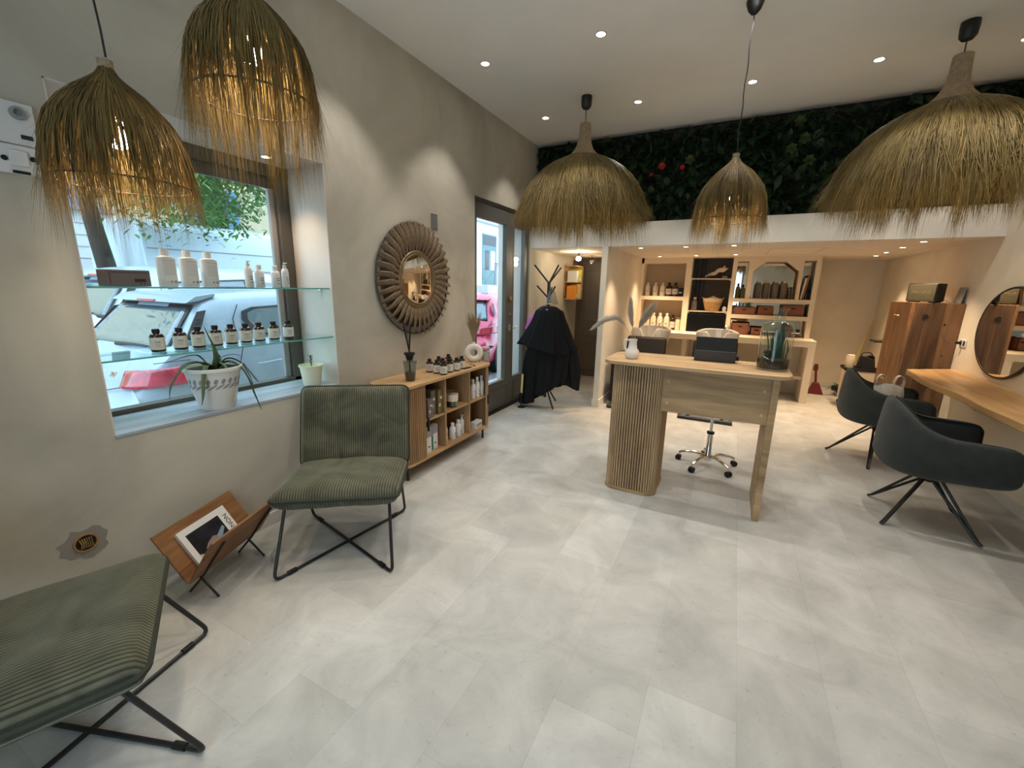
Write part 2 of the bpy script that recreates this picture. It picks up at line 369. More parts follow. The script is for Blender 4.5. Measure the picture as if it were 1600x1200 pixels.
def cat(pts, k=6, closed=False):
    """Catmull-Rom through points"""
    P = [Vector(p) for p in pts]; n = len(P); out = []
    for i in range(n if closed else n-1):
        a, b, c, d = (P[(i-1) % n], P[i], P[(i+1) % n], P[(i+2) % n]) if closed else (P[max(i-1, 0)], P[i], P[i+1], P[min(i+2, n-1)])
        for j in range(k):
            t = j/k; out.append(.5*((2*b)+(c-a)*t+(2*a-5*b+4*c-d)*t*t+(3*b-a-3*c+d)*t**3))
    if not closed: out.append(P[-1])
    return out
def rrect(w, d, r, n=6, cx=0, cy=0):
    o = []
    for sx, sy, a0 in ((1, 1, 0), (-1, 1, 90), (-1, -1, 180), (1, -1, 270)):
        for i in range(n+1):
            a = math.radians(a0+90*i/n); o.append((cx+sx*(w/2-r)+r*math.cos(a), cy+sy*(d/2-r)+r*math.sin(a)))
    return o
def text(s, size, m, parent, loc, rot, name='lettering', ext=.0006, align='CENTER'):
    cu = bpy.data.curves.new(name, 'FONT'); cu.body = s; cu.size = size; cu.extrude = ext; cu.align_x = align; cu.align_y = 'CENTER'
    tmp = bpy.data.objects.new('t', cu); COL.objects.link(tmp)
    dg = bpy.context.evaluated_depsgraph_get(); me = bpy.data.meshes.new_from_object(tmp.evaluated_get(dg)); bpy.data.objects.remove(tmp)
    o = bpy.data.objects.new(name, me); COL.objects.link(o); me.materials.clear(); me.materials.append(m)
    o.parent = parent; o.location = loc; o.rotation_euler = rot; return o
XYZ = lambda u, v, w: (u, v, w)
YF_ = -1.25
# ================================================================ SETTING
XL, XR, YB, ZC, ZS = -2.45, 1.93, 5.20, 3.23, 1.99
struct(MB().box(-2.95, -1.75, -.08, 2.15, 8.6, 0).build('floor', M_FLOOR))
struct(MB().box(-2.9, YF_, ZC, 2.1, 5.6, ZC+.1).build('ceiling', M_CEIL))
struct(MB().box(-2.9, 5.42, ZS, 2.1, 8.55, ZS+.08).build('ceiling', M_SOFF))
WY0, WY1, WZ0, WZ1 = .787, 2.05, .785, 2.25          # window niche
DY0, DY1, DZ1 = 3.85, 5.18, 2.39                      # street door
wl = MB()
wl.box(-2.9, YF_, 0, XL, WY0, ZC).box(-2.9, WY0, 0, XL, WY1, WZ0).box(-2.9, WY0, WZ1, XL, WY1, ZC)
wl.box(-2.9, WY1, 0, XL, DY0, ZC).box(-2.9, DY0, DZ1, XL, DY1, ZC).box(-2.9, DY1, 0, XL, 7.3, ZC)
struct(wl.build('wall_left', M_WALL, smooth=False))
rv = MB()   # painted lining of the window niche and of the door opening
rv.box(-2.895, WY1-.006, WZ0, XL-.001, WY1+.001, WZ1).box(-2.895, WY0, WZ1-.006, XL-.001, WY1, WZ1+.001).box(-2.895, WY0-.001, WZ0, XL-.001, WY0+.006, WZ1)
rv.box(-2.92, DY1-.006, 0, -2.53, DY1+.001, DZ1).box(-2.92, DY0-.001, 0, -2.53, DY0+.006, DZ1)
struct(rv.build('trim_1', M_REVEAL, smooth=False))
struct(MB().box(XR, YF_, 0, 2.1, 8.55, ZC).build('wall_right', M_CREAM, smooth=False))
YF = -1.1
wf = MB(); wf.box(-2.9, YF-.15, 0, -1.15, YF, ZC).box(.12, YF-.15, 0, 2.1, YF, ZC).box(-1.15, YF-.15, 0, .12, YF, .12).box(-1.15, YF-.15, 2.75, .12, YF, ZC)
struct(wf.build('wall_front', M_CREAM, smooth=False))
wb = MB(); wb.box(-2.9, 5.42, ZS+.02, 2.1, 5.55, ZC).box(-2.9, 7.14, 0, -1.5, 7.3, ZS).box(-1.5, 7.585, 0, 1.0, 8.55, ZS).box(1.0, 8.45, 0, 2.1, 8.55, ZS)
struct(wb.build('wall_back', M_CREAM, smooth=False))
struct(MB().box(XL, YB, ZS, XR, 5.42, 2.25).build('wall_beam', M_BEAMW, smooth=False))
struct(MB().box(-1.50, YB, 0, -1.43, 7.60, ZS).build('wall_partition', M_BEAMW, smooth=False))
struct(MB().box(XL, YF_+.15, 0, XL+.012, DY0-.02, .085).build('baseboard_left', M_BASE, bevel=.003))
struct(MB().box(XR-.012, -1.1, 0, XR, 8.45, .08).build('baseboard_right', M_BASE, bevel=.003))
bp_ = MB().box(-1.512, YB-.012, 0, -1.418, YB, .10).box(-1.43, YB, 0, -1.418, 7.0, .10).box(-1.512, YB, 0, -1.50, 7.1, .10)
struct(bp_.build('baseboard_partition', M_BEAMW, smooth=False))
struct(MB().box(1.0, 8.438, 0, 1.93, 8.45, .07).build('baseboard_back', M_BEAMW, smooth=False))
# window 1: taupe frame with a roller-blind box, one pane
fr = MB()
fr.box(-2.87, WY0, WZ0, -2.80, WY0+.06, WZ1).box(-2.87, 1.955, WZ0, -2.80, WY1-.012, WZ1)
fr.box(-2.87, WY0, WZ1-.075, -2.80, WY1, WZ1).box(-2.87, WY0, WZ0, -2.80, WY1, .830)
wf1 = struct(fr.build('window_1', M_FRAME, bevel=.004))
MB().box(-2.865, WY0+.06, 2.105, -2.835, 1.955, WZ1-.075).build('window_frame', M_FRAME, wf1, bevel=.004)
MB().box(-2.862, 1.915, .83, -2.835, 1.955, 2.105).box(-2.862, WY0+.06, .83, -2.835, WY0+.09, 2.105).build('window_stile', M_GREY, wf1, bevel=.003)
MB().box(-2.852, WY0+.06, .83, -2.846, 1.955, 2.175).build('window_pane', M_GLASS, wf1)
struct(MB().box(-2.80, WY0, WZ0-.0, XL+.004, WY1, WZ0+.018).build('trim_2', M_SILL, bevel=.003))
# shopfront window behind the camera, daylight only
ff = MB(); ff.box(-1.15, YF-.10, .12, -1.10, YF-.04, 2.75).box(.07, YF-.10, .12, .12, YF-.04, 2.75).box(-1.15, YF-.10, .12, .12, YF-.04, .18).box(-1.15, YF-.10, 2.70, .12, YF-.04, 2.75).box(-.54, YF-.10, .12, -.49, YF-.04, 2.75)
wf2 = struct(ff.build('window_2', M_FRAME)); MB().box(-1.10, YF-.072, .18, .07, YF-.068, 2.70).build('window_pane', M_GLASS, wf2)
# street door: two glazed leaves
dx0, dx1 = -2.53, -2.475
df = MB().box(dx0-.01, DY0, 0, dx1+.01, DY0+.035, DZ1).box(dx0-.01, DY1-.03, 0, dx1+.01, DY1-.005, DZ1).box(dx0-.01, DY0, DZ1-.03, dx1+.01, DY1-.005, DZ1)
d1 = struct(df.build('door_1', M_DOORW, bevel=.003))
def leaf(y0, y1, gy0, gy1):
    m = MB().box(dx0, y0, .02, dx1, gy0, 2.355).box(dx0, gy1, .02, dx1, y1, 2.355).box(dx0, gy0, 2.20, dx1, gy1, 2.355).box(dx0, gy0, .02, dx1, gy1, .365)
    l = m.build('door_leaf', M_DOORW, d1, bevel=.004)
    MB().box(-2.506, gy0, .365, -2.500, gy1, 2.20).build('door_pane', M_GLASS, l)
    a, b = y0+.07, y1-.07
    MB().box(dx1, a, .07, dx1+.008, b, .085).box(dx1, a, .295, dx1+.008, b, .31).box(dx1, a, .07, dx1+.008, a+.015, .31).box(dx1, b-.015, .07, dx1+.008, b, .31).build('door_panel', M_DOORW, l)
    return l
l1 = leaf(DY0+.035, 4.745, 3.93, 4.585); l2 = leaf(4.75, DY1-.03, 4.79, 5.075)
MB().lathe([(0,0),(.034,.002),(.036,.02),(.022,.032),(0,.034)], 20).build('door_lock', M_BRASS, l1, loc=(-2.475, 4.67, 1.36)).rotation_euler = (0, PI/2, 0)
MB().lathe([(0,0),(.018,.002),(.018,.008),(0,.012)], 16).build('door_lock', M_BRASS, l1, loc=(-2.475, 4.69, 1.17)).rotation_euler = (0, PI/2, 0)
MB().box(-2.475, 4.66, .96, -2.468, 4.70, 1.04).tube([(-2.47,4.68,1.0),(-2.42,4.68,1.0),(-2.415,4.70,1.0),(-2.415,4.775,1.02)], .009).build('door_handle', M_CHROME, l1)
MB().box(-2.90, DY0, 0, XL+.02, DY1, .012).build('door_threshold', M_BLACK, d1)
# corridor door, four panels in brown grey
d2 = struct(MB().box(-2.45, 7.09, 0, -1.50, 7.14, 1.985).build('door_2', M_DDOOR, bevel=.003))
lf = MB().box(-2.36, 7.07, .01, -1.56, 7.09, 1.94).build('door_leaf', M_DDOOR, d2, bevel=.003)
for z0, z1 in ((.12, .60), (.70, .86), (.96, 1.80)):
    MB().box(-2.30, 7.058, z0, -1.66, 7.07, z0+.018).box(-2.30, 7.058, z1-.018, -1.66, 7.07, z1).box(-2.30, 7.058, z0, -2.282, 7.07, z1).box(-1.678, 7.058, z0, -1.66, 7.07, z1).build('door_panel', M_DDOOR, lf, bevel=.003)

# ================================================================ LAMPS IN THE CEILING
def spot(name, parent, loc, power, col, size=84, blend=.5, rad=.03, rot=(0, 0, 0)):
    l = bpy.data.lights.new(name, 'SPOT'); l.energy = power; l.color = col; l.spot_size = math.radians(size); l.spot_blend = blend; l.shadow_soft_size = rad
    o = bpy.data.objects.new(name, l); COL.objects.link(o); o.parent = parent; o.location = loc; o.rotation_euler = rot; return o
def downlight(label, group, lens, ringm, power, col, size, r=.042):
    t = thing('downlight', label, 'ceiling light', group=group)
    MB().lathe([(r*.72, 0), (r*.74, -.004), (r*1.0, -.004), (r*1.05, 0)], 28).build('trim_ring', ringm, t)
    MB().lathe([(0, -.0018), (r*.72, -.0018), (r*.72, 0)], 24).build('lens', lens, t)
    spot('lamp_light', t, (0, 0, -.012), power, col, size, .8 if lens is M_LENSW else .5)
    return t
dl = downlight('', 'recessed spotlights in the white ceiling', M_LENS, M_WHITE, POW_CEIL, COL_CEIL, 84)
CL = {(-2.0, 4.52): 'recessed ceiling spotlight closest to the corner of left wall and plant wall',
      (-1.05, 4.52): 'recessed ceiling spotlight just right of the large long-necked pendant by the door',
      (-.1, 4.52): 'recessed ceiling spotlight right beside the thin cord of the middle pendant',
      (.74, 4.52): 'recessed ceiling spotlight just left of the largest right-hand pendant cup',
      (1.56, 4.60): 'recessed ceiling spotlight at the right edge of the picture above the pendant',
      (-2.0, 3.30): 'recessed ceiling spotlight nearest to the left wall, above the round mirror',
      (-1.06, 3.30): 'recessed ceiling spotlight highest in the picture, in the middle of the ceiling'}
pts = list(CL) + [(x, y) for y in (3.3, 2.1, .9, -.3) for x in (-2.0, -1.05, -.1, .8, 1.56) if not (y == 3.3 and x < -1) and not (y < 1 and x < -1) and not (y < 3 and x > .5) and not (y < 1 and x > .5)]
for i, (x, y) in enumerate(pts):
    lb = CL.get((x, y), 'recessed ceiling spotlight behind or above the edge of the picture')
    o = dl if i == 0 else dup(dl, (0, 0, 0), group='recessed spotlights in the white ceiling')
    o.location = (x, y, ZC-.0005); o['label'] = lb
sl = downlight('', 'small warm spotlights under the low ceiling', M_LENSW, M_WHITE, POW_SOFFIT, COL_WARM, 88, .034)
SL = [((-1.10, 5.46), 'small warm downlight, front left one over the wash basins'), ((-.59, 5.46), 'small warm downlight, front middle one over the wash basins'),
      ((-.094, 5.43), 'small warm downlight, front right one over the wash basins'), ((-1.10, 6.92), 'small warm downlight close above the left bottle compartment'),
      ((-.588, 6.84), 'small warm downlight close above the dark middle compartment'), ((-.084, 6.78), 'small warm downlight close above the narrow left mirror slot'),
      ((1.56, 7.36), 'small warm downlight farthest back in the row by the right wall'), ((1.53, 6.79), 'small warm downlight second from the back by the right wall'),
      ((1.51, 6.12), 'small warm downlight above the portable speaker by the right wall'), ((1.50, 5.50), 'small warm downlight nearest the beam by the right wall')]
for i, ((x, y), lb) in enumerate(SL):
    o = sl if i == 0 else dup(sl, (0, 0, 0)); o.location = (x, y, ZS-.0005); o['label'] = lb
nl = downlight('', 'small spotlights in the window niche', M_LENSW, M_WHITE, POW_NICHE, COL_WARM, 95, .036)
nl.location = (-2.64, 1.795, WZ1-.0065); nl['label'] = 'small warm spotlight in the top of the window niche, right end'
n2 = dup(nl, (-2.64, 1.05, WZ1-.0065), label='small warm spotlight in the top of the window niche, hidden behind the left pendant')
for (x, y), lb in (((-2.014, 5.84), 'bare bulb on a short holder under the corridor ceiling, nearer the room'), ((-2.05, 6.57), 'bare bulb on a short holder under the corridor ceiling, near the brown door')):
    t = thing('bulb_holder_lamp', lb, 'ceiling light', (x, y, ZS), group='bare bulbs in the corridor')
    MB().lathe([(.004, 0), (.004, -.03), (.016, -.032), (.018, -.06), (.014, -.062)], 14).build('holder', M_BLACK, t)
    MB().lathe([(.012, -.06), (.03, -.075), (.036, -.095), (.026, -.115), (0, -.122)], 18).build('bulb', M_BULB if y < 6 else M_CHROME, t)
    l = bpy.data.lights.new('bulb_light', 'POINT'); l.energy = 2.2; l.color = COL_WARM; l.shadow_soft_size = .03
    o = bpy.data.objects.new('bulb_light', l); COL.objects.link(o); o.parent = t; o.location = (0, 0, -.16)

# ================================================================ PENDANT LAMPS OF DRY GRASS
def prof_at(prof, t):
    t = max(0, min(.9999, t))*(len(prof)-1); i = int(t); a = t-i; p, q = prof[i], prof[i+1]; return (p[0]+(q[0]-p[0])*a, p[1]+(q[1]-p[1])*a)
def strands(prof, n, seed, w, tipl, messy, rag, ymess=0):
    """grass blades from the collar down over the dome: 3-sided tapered blades"""
    R = random.Random(seed); vs = []; fs = []
    NC = 54; clump = [(2*PI*(q+R.uniform(-.45, .45))/NC, R.uniform(-1, 1)) for q in range(NC)]
    for k in range(n):
        c = clump[R.randrange(NC)]; da = R.gauss(0, .075); a0 = c[0]+da; t0 = 0 if R.random() < .6 else R.uniform(0, .75)
        t1 = R.uniform(.9, 1.0) if R.random() < .75 else R.uniform(.55, .9)
        ext = tipl*(.35+.65*R.random())*(1+.75*c[1]) if t1 > .9 else tipl*.3
        off = R.uniform(-.5, 1)*messy*.35; sw = R.gauss(0, .05); nseg = 7; ring = []
        curl = R.gauss(0, rag)
        for s in range(nseg+1):
            u = s/nseg; t = t0+(t1-t0)*min(1, u*1.0)
            r, z = prof_at(prof, t)
            if u > .8: z -= ext*(u-.8)/.2; r += curl*(u-.8)/.2*.5+ (R.gauss(0, .002))
            r += off*(math.sin(u*PI*.5))+ R.gauss(0, messy*.05)
            a = a0+sw*u+curl*.6*max(0, u-.7)-da*.75*max(0, (u-.5)/.5)**1.5
            ww = w*(.7+.5*math.sin(PI*min(1, u*1.2)))*(1-u**5)+.0001
            rad = Vector((math.cos(a), math.sin(a), 0)); tan = Vector((-math.sin(a), math.cos(a), 0)); c0 = Vector((rad.x*r, rad.y*r, z))
            ring.append((c0-tan*ww, c0+tan*ww, c0+rad*ww*.7))
        b = len(vs)
        for q in ring: vs += [tuple(x) for x in q]
        for s in range(nseg):
            for e in range(3): fs.append((b+3*s+e, b+3*s+(e+1) % 3, b+3*s+3+(e+1) % 3, b+3*s+3+e))
        BL.extend([min(1, max(0, R.gauss(.5, .22)+.22*c[1]))]*(3*(nseg+1)))
    return vs, fs
BL = []
def blade_attr(o):
    a = o.data.attributes.new('blade', 'FLOAT', 'POINT'); a.data.foreach_set('value', BL); BL.clear(); return o
def shade_lining(prof, f=.95):
    return [(max(.003, r*f-.004), z) for r, z in prof]
SMALL = [(.012, 0), (.022, -.03), (.055, -.065), (.10, -.10), (.145, -.15), (.178, -.20), (.198, -.26), (.208, -.32), (.212, -.38), (.214, -.43)]
LARGE = [(.15, 0), (.205, -.022), (.285, -.06), (.37, -.115), (.445, -.18), (.505, -.255), (.548, -.335), (.575, -.42), (.598, -.50), (.612, -.56)]
def small_pendant(label, x, y, ztop, seed, m, f=1.0, n=3000, tip=.13):
    t = thing('pendant_lamp', label, 'pendant lamp', (x, y, ZC), group='dry grass pendant lamps'); zt = ztop-ZC
    prof = [(r*f, z*f+zt) for r, z in SMALL]
    MB().lathe([(0, 0), (.05, 0), (.05, -.012), (.035, -.05), (.018, -.07), (0, -.072)], 24).build('ceiling_cup', M_BLACK, t)
    w = [(.004*math.sin(k*1.7), .004*math.cos(k*1.1), -.05+(zt+.02+.05)*k/12) for k in range(13)]
    MB().tube(w, .0035, 6).build('cord', M_BLACK, t)
    MB().lathe([(.012, zt+.012), (.022, zt+.010), (.020, zt-.012), (.024, zt-.03)], 16).build('wrapped_collar', M_RATTAN, t)
    vs, fs = strands(prof, n, seed, .0022*f, tip*f, .03*f, .05*f)
    blade_attr(MB().add(vs, fs).build('grass_shade', m, t, ang=180))['kind'] = 'stuff'
    hoop = MB()
    hoop.torus((0, 0, zt-.40*f), .205*f, .003); hoop.torus((0, 0, zt-.22*f), .178*f, .003)
    for k in range(6):
        a = k*PI/3; hoop.tube([(r*.96*math.cos(a), r*.96*math.sin(a), z) for r, z in prof], .0025, 5)
    hoop.build('wire_frame', M_STEMW, t)
    MB().lathe([(.016, zt-.03), (.018, zt-.11*f), (.014, zt-.17*f)], 14).build('lamp_holder', M_BLACK, t)
    MB().lathe([(.013, zt-.17*f), (.03, zt-.20*f), (.036, zt-.235*f), (.024, zt-.27*f), (0, zt-.28*f)], 18).build('bulb', M_BULB, t)
    l = bpy.data.lights.new('bulb_light', 'POINT'); l.energy = POW_BULB; l.color = (1, .82, .58); l.shadow_soft_size = .035
    o = bpy.data.objects.new('bulb_light', l); COL.objects.link(o); o.parent = t; o.location = (0, 0, zt-.32*f); return t
def large_pendant(label, x, y, ztop, seed, n=6500):
    t = thing('pendant_lamp', label, 'pendant lamp', (x, y, ZC), group='dry grass pendant lamps'); zt = ztop-ZC
    MB().lathe([(0, 0), (.048, 0), (.05, -.03), (.046, -.085), (.03, -.105), (0, -.108)], 24).build('ceiling_cup', M_BLACK, t)
    MB().tube([(0, 0, -.1), (0, 0, zt+.01)], .004, 6).build('cord', M_BLACK, t)
    neck = [(.035, 0), (.05, 0), (.052, -.06), (.056, -.12), (.068, -.18), (.09, -.225), (.125, -.265), (.162, -.29)]
    m = MB(); pr = []
    for k in range(60):
        r, z = prof_at(neck[1:], k/59); pr.append((r+.0022*(k % 2), z+zt))
    m.lathe([(.035, zt)]+pr, 40).build('wrapped_neck', M_RATTAN, t, ang=180)
    zs = zt-.285
    prof = [(r, z+zs) for r, z in LARGE]
    vs, fs = strands(prof, n, seed, .0034, .20, .05, .12)
    blade_attr(MB().add(vs, fs).build('grass_shade', M_GRASS, t, ang=180))['kind'] = 'stuff'
    hp = MB()
    for tt in (.16, .45): r, z = prof_at(prof, tt); hp.torus((0, 0, z), r*.975, .004, n=48)
    for k in range(10):
        a = k*PI/5; hp.tube([(r*.96*math.cos(a), r*.96*math.sin(a), z) for r, z in prof], .003, 5)
    hp.build('wire_frame', M_STEMW, t)
    r, z = prof_at(prof, .86); MB().torus((0, 0, z), r*1.0, .0018, n=64, m=6).build('outer_hoop', M_BASKETL, t)
    MB().lathe([(.02, zt-.29), (.02, zt-.38), (.016, zt-.40)], 14).build('lamp_holder', M_BLACK, t)
    MB().lathe([(.014, zt-.40), (.034, zt-.43), (.04, zt-.47), (.026, zt-.51), (0, zt-.52)], 18).build('bulb', M_BULB, t)
    l = bpy.data.lights.new('bulb_light', 'POINT'); l.energy = POW_BULB*1.1; l.color = (1, .74, .42); l.shadow_soft_size = .04
    o = bpy.data.objects.new('bulb_light', l); COL.objects.link(o); o.parent = t; o.location = (0, 0, zt-.56); return t
small_pendant('small brown dry-grass pendant hanging in front of the street window, lowest one', -1.95, .79, 2.195, 1, M_GRASSD, .93, 1900, .16)
small_pendant('small dry-grass pendant at the top left, its top cut off by the picture edge', -1.57, 1.05, 2.475, 2, M_GRASSD, .90, 2000, .24)
small_pendant('small narrow dry-grass pendant on a long cord in front of the plant wall', -.115, 3.363, 2.367, 3, M_GRASSD, 1.0, 2000, .13)
large_pendant('wide dry-grass pendant with long wrapped neck hanging beside the street door', -1.452, 4.207, 3.00, 4)
large_pendant('wide dry-grass pendant with long wrapped neck at the right edge, largest in view', 1.13, 4.185, 3.04, 5)

# ================================================================ PLANT WALL
def leafmesh(vs, fs, c, d, up, L, Wd, droop=.3, seg=3):
    """one bent leaf blade starting at c, growing along d"""
    d = Vector(d).normalized(); s = d.cross(Vector(up)).normalized(); n = s.cross(d); b = len(vs); c = Vector(c)
    for i in range(seg+1):
        t = i/seg; p = c+d*L*t-Vector((0, 0, 1))*droop*L*t*t; w = Wd*math.sin(PI*(.12+.85*t))**.8 if i < seg else .0005
        vs += [tuple(p-s*w/2+n*w*.15), tuple(p), tuple(p+s*w/2+n*w*.15)]
    for i in range(seg):
        fs += [(b+3*i, b+3*i+1, b+3*i+4, b+3*i+3), (b+3*i+1, b+3*i+2, b+3*i+5, b+3*i+4)]
lw = thing('plant_wall', 'dark green wall of artificial foliage above the white beam', 'plant wall', (0, 5.42, 2.25))
MB().box(XL, -.04, .003, XR, 0, .977).build('backing_board', M_SOIL, lw)
R = random.Random(11); vs = []; fs = []
for k in range(6500):
    x = R.uniform(XL+.02, XR-.02); z = R.uniform(.03, .96); a = R.uniform(0, 2*PI); L = R.choice((.05, .07, .09, .13))
    y = -.04-R.uniform(0, .06)
    d = (math.cos(a), -R.uniform(.3, 1.0), math.sin(a)*.9); up = (R.uniform(-.3, .3), -.6, R.uniform(.4, 1))
    if z+d[2]*L > .965: d = (d[0], d[1], -abs(d[2])*.4)
    if abs(x) > 1.8: d = (0, d[1], d[2])
    leafmesh(vs, fs, (x, y, z), d, up, L, L*R.choice((.18, .35, .55)), .25)
MB().add(vs, fs).build('foliage', M_LEAFD, lw, ang=180)['kind'] = 'stuff'
for (x, z, q) in ((-.901, .579, 1.2), (-.69, .545, .8), (-1.01, .50, .6)):
    vs = []; fs = []
    for k in range(14):
        a = k*2.4; leafmesh(vs, fs, (x, -.16, z), (math.cos(a), -.6, math.sin(a)), (0, -1, .3), .04*q, .03*q, .1)
    MB().add(vs, fs).build('flower', M_RED, lw, ang=180)
for (x, z) in ((.337, .857), (.40, .70), (.46, .50), (.30, .62), (-.62, .62)):
    vs = []; fs = []
    for k in range(6):
        a = k*1.05+x*9; leafmesh(vs, fs, (x, -.14, z), (math.cos(a), -.7, math.sin(a)), (0, -1, .3), .07, .045, .2)
    MB().add(vs, fs).build('light_leaves', M_LEAFY, lw, ang=180)
hat = MB()
for a, b, c, d in ((.28, 5.93, .81, .004), (.28, 6.93, .81, .004)): hat.box(a, b, ZS-.0012, c, b+.006, ZS)
for a in (.28, .81): hat.box(a, 5.93, ZS-.0012, a+.006, 6.936, ZS)
struct(hat.build('trim_3', M_BACKP, smooth=False))
# ================================================================ WINDOW NICHE
def glass_shelf(z, label):
    t = thing('glass_shelf', label, 'glass shelf', (0, 0, z), group='glass shelves across the window niche')
    MB().box(-2.765, WY0+.008, -.008, -2.473, WY1-.008, 0).build('shelf_board', M_SHELFG, t)
    MB().box(-2.473, WY0+.008, -.008, -2.470, WY1-.008, 0).build('shelf_edge', M_EDGEG, t)
    for y in (WY0+.014, WY1-.014):
        MB().cbox((-2.56, y, -.012), (.02, .014, .008)).build('shelf_pin', M_CHROME, t)
glass_shelf(1.468, 'upper clear glass shelf in the window niche holding white bottles and a box')
glass_shelf(1.140, 'lower clear glass shelf in the window niche holding nine amber bottles')
def amber(label, group, s=1.0):
    t = thing('amber_bottle', label, 'bottle', group=group)
    MB().lathe([(0, .001), (.029*s, .001), (.0315*s, .006*s), (.0315*s, .078*s), (.026*s, .09*s), (.015*s, .095*s), (.015*s, .098*s)], 24).build('body', M_AMBER, t)
    MB().lathe([(.0165*s, .096*s), (.0165*s, .114*s), (.014*s, .116*s), (0, .116*s)], 20).build('cap', M_BLKPL, t)
    MB().lathe([(.0318*s, .012*s), (.0321*s, .012*s), (.0321*s, .074*s), (.0318*s, .074*s)], 24).build('label', M_LABEL, t)
    MB().box(-.012*s, -.0327*s, .050*s, .012*s, -.0318*s, .053*s).box(-.010*s, -.0327*s, .040*s, .010*s, -.0318*s, .0415*s).box(-.010*s, -.0327*s, .030*s, .010*s, -.0318*s, .0315*s).build('print', M_INK, t)
    return t
ys = (1.076, 1.176, 1.263, 1.353, 1.438, 1.523, 1.606, 1.701, 1.802)
wl_ = ['amber bottle with pale label at the far left of the lower glass shelf', 'amber bottle with pale label second from the left on the lower glass shelf',
       'amber bottle on the lower glass shelf partly behind the upright aloe leaf', 'amber bottle on the lower glass shelf just right of the aloe leaf',
       'middle amber bottle of the nine on the lower glass shelf', 'amber bottle on the lower glass shelf left of the car window corner',
       'third amber bottle from the right on the lower glass shelf', 'second amber bottle from the right on the lower glass shelf', 'amber bottle farthest right on the lower glass shelf, by the window frame']
A0 = amber(wl_[0], 'amber bottles on the lower glass shelf'); A0.location = (-2.61, ys[0], 1.1405); A0.rotation_euler[2] = 1.2
for i in range(1, 9): dup(A0, (-2.605, ys[i], 1.1405), 1.2, wl_[i])
def rot_z(o, a): o.rotation_euler[2] = a; return o
# upper shelf
t = thing('product_box', 'mauve grey flat carton lying on the upper glass shelf at the left', 'box', (-2.60, .985, 1.4685), PI/2)
MB().box(-.085, -.045, 0, .085, .045, .075).build('carton', M_GREYBOX, t, bevel=.002)
MB().box(-.07, -.0465, .062, .08, -.0453, .064).box(-.072, -.0465, .008, -.070, -.0453, .064).box(.02, -.0465, .02, .065, -.0453, .035).box(.04, -.0465, .009, .046, -.0453, .014).box(.054, -.0465, .009, .06, -.0453, .014).build('print', M_INK, t)
def litre(label, y):
    t = thing('litre_bottle', label, 'bottle', (-2.585, y, 1.4685), PI/2, group='large flat white bottles on the upper glass shelf')
    MB().prism(rrect(.076, .046, .016), 0, .145, XYZ).lathe([(.03, .145), (.016, .152), (.016, .158)], 20).build('body', M_WHITE, t, bevel=.002)
    MB().lathe([(.0185, .155), (.0185, .185), (0, .185)], 20).build('cap', M_WHITE, t)
    MB().box(-.026, -.0242, .012, .034, -.0228, .135).build('label', M_PAPER, t)
    p = MB().box(-.018, -.0248, .126, .032, -.0242, .128)
    for k in range(7): p.box(-.018, -.0248, .06+k*.009, .028, -.0242, .0612+k*.009)
    p.box(0, -.0248, .02, .010, -.0242, .028).box(.018, -.0248, .018, .029, -.0242, .03).build('print', M_GREY, t)
litre('large flat white bottle, leftmost of three on the upper glass shelf', 1.155)
litre('large flat white bottle, middle of three on the upper glass shelf', 1.255)
litre('large flat white bottle, rightmost of three on the upper glass shelf', 1.355)
def white_bottle(label, loc, h=.13, r=.024, pump=False, group=None, m=M_WHITE, capm=M_WHITE, name='white_bottle', rz=PI/2):
    t = thing(name, label, 'bottle', loc, rz, group)
    MB().lathe([(0, 0), (r*.92, 0), (r, h*.04), (r, h*.62), (r*.85, h*.72), (r*.42, h*.80), (r*.42, h*.83)], 22).build('body', m, t)
    if pump:
        MB().lathe([(r*.5, h*.81), (r*.5, h*.90), (r*.22, h*.91), (r*.22, h*.95), (r*.35, h*.955), (r*.35, h)], 16).box(-.005, -r*1.1, h*.965, .005, 0, h*.995).build('pump', capm, t)
    else: MB().lathe([(r*.55, h*.82), (r*.55, h*.98), (r*.45, h), (0, h)], 18).build('cap', capm, t)
    MB().box(-r*.45, -r*1.03, h*.40, r*.45, -r*.985, h*.42).box(-r*.3, -r*1.03, h*.30, r*.3, -r*.985, h*.33).box(-r*.1, -r*1.03, h*.17, r*.25, -r*.985, h*.2).build('print', M_INK, t)
    return t
g = 'small white bottles on the upper glass shelf'
white_bottle('small white pump bottle, leftmost of the four small ones on the upper glass shelf', (-2.55, 1.549, 1.4685), .150, .022, True, g)
white_bottle('round-shouldered small white bottle next to the leftmost pump bottle in the window', (-2.55, 1.612, 1.4685), .132, .026, False, g)
white_bottle('round-shouldered small white bottle second from the right on the upper glass shelf', (-2.55, 1.714, 1.4685), .132, .026, False, g)
white_bottle('small white spray bottle farthest right on the upper glass shelf', (-2.55, 1.78, 1.4685), .152, .021, True, g)
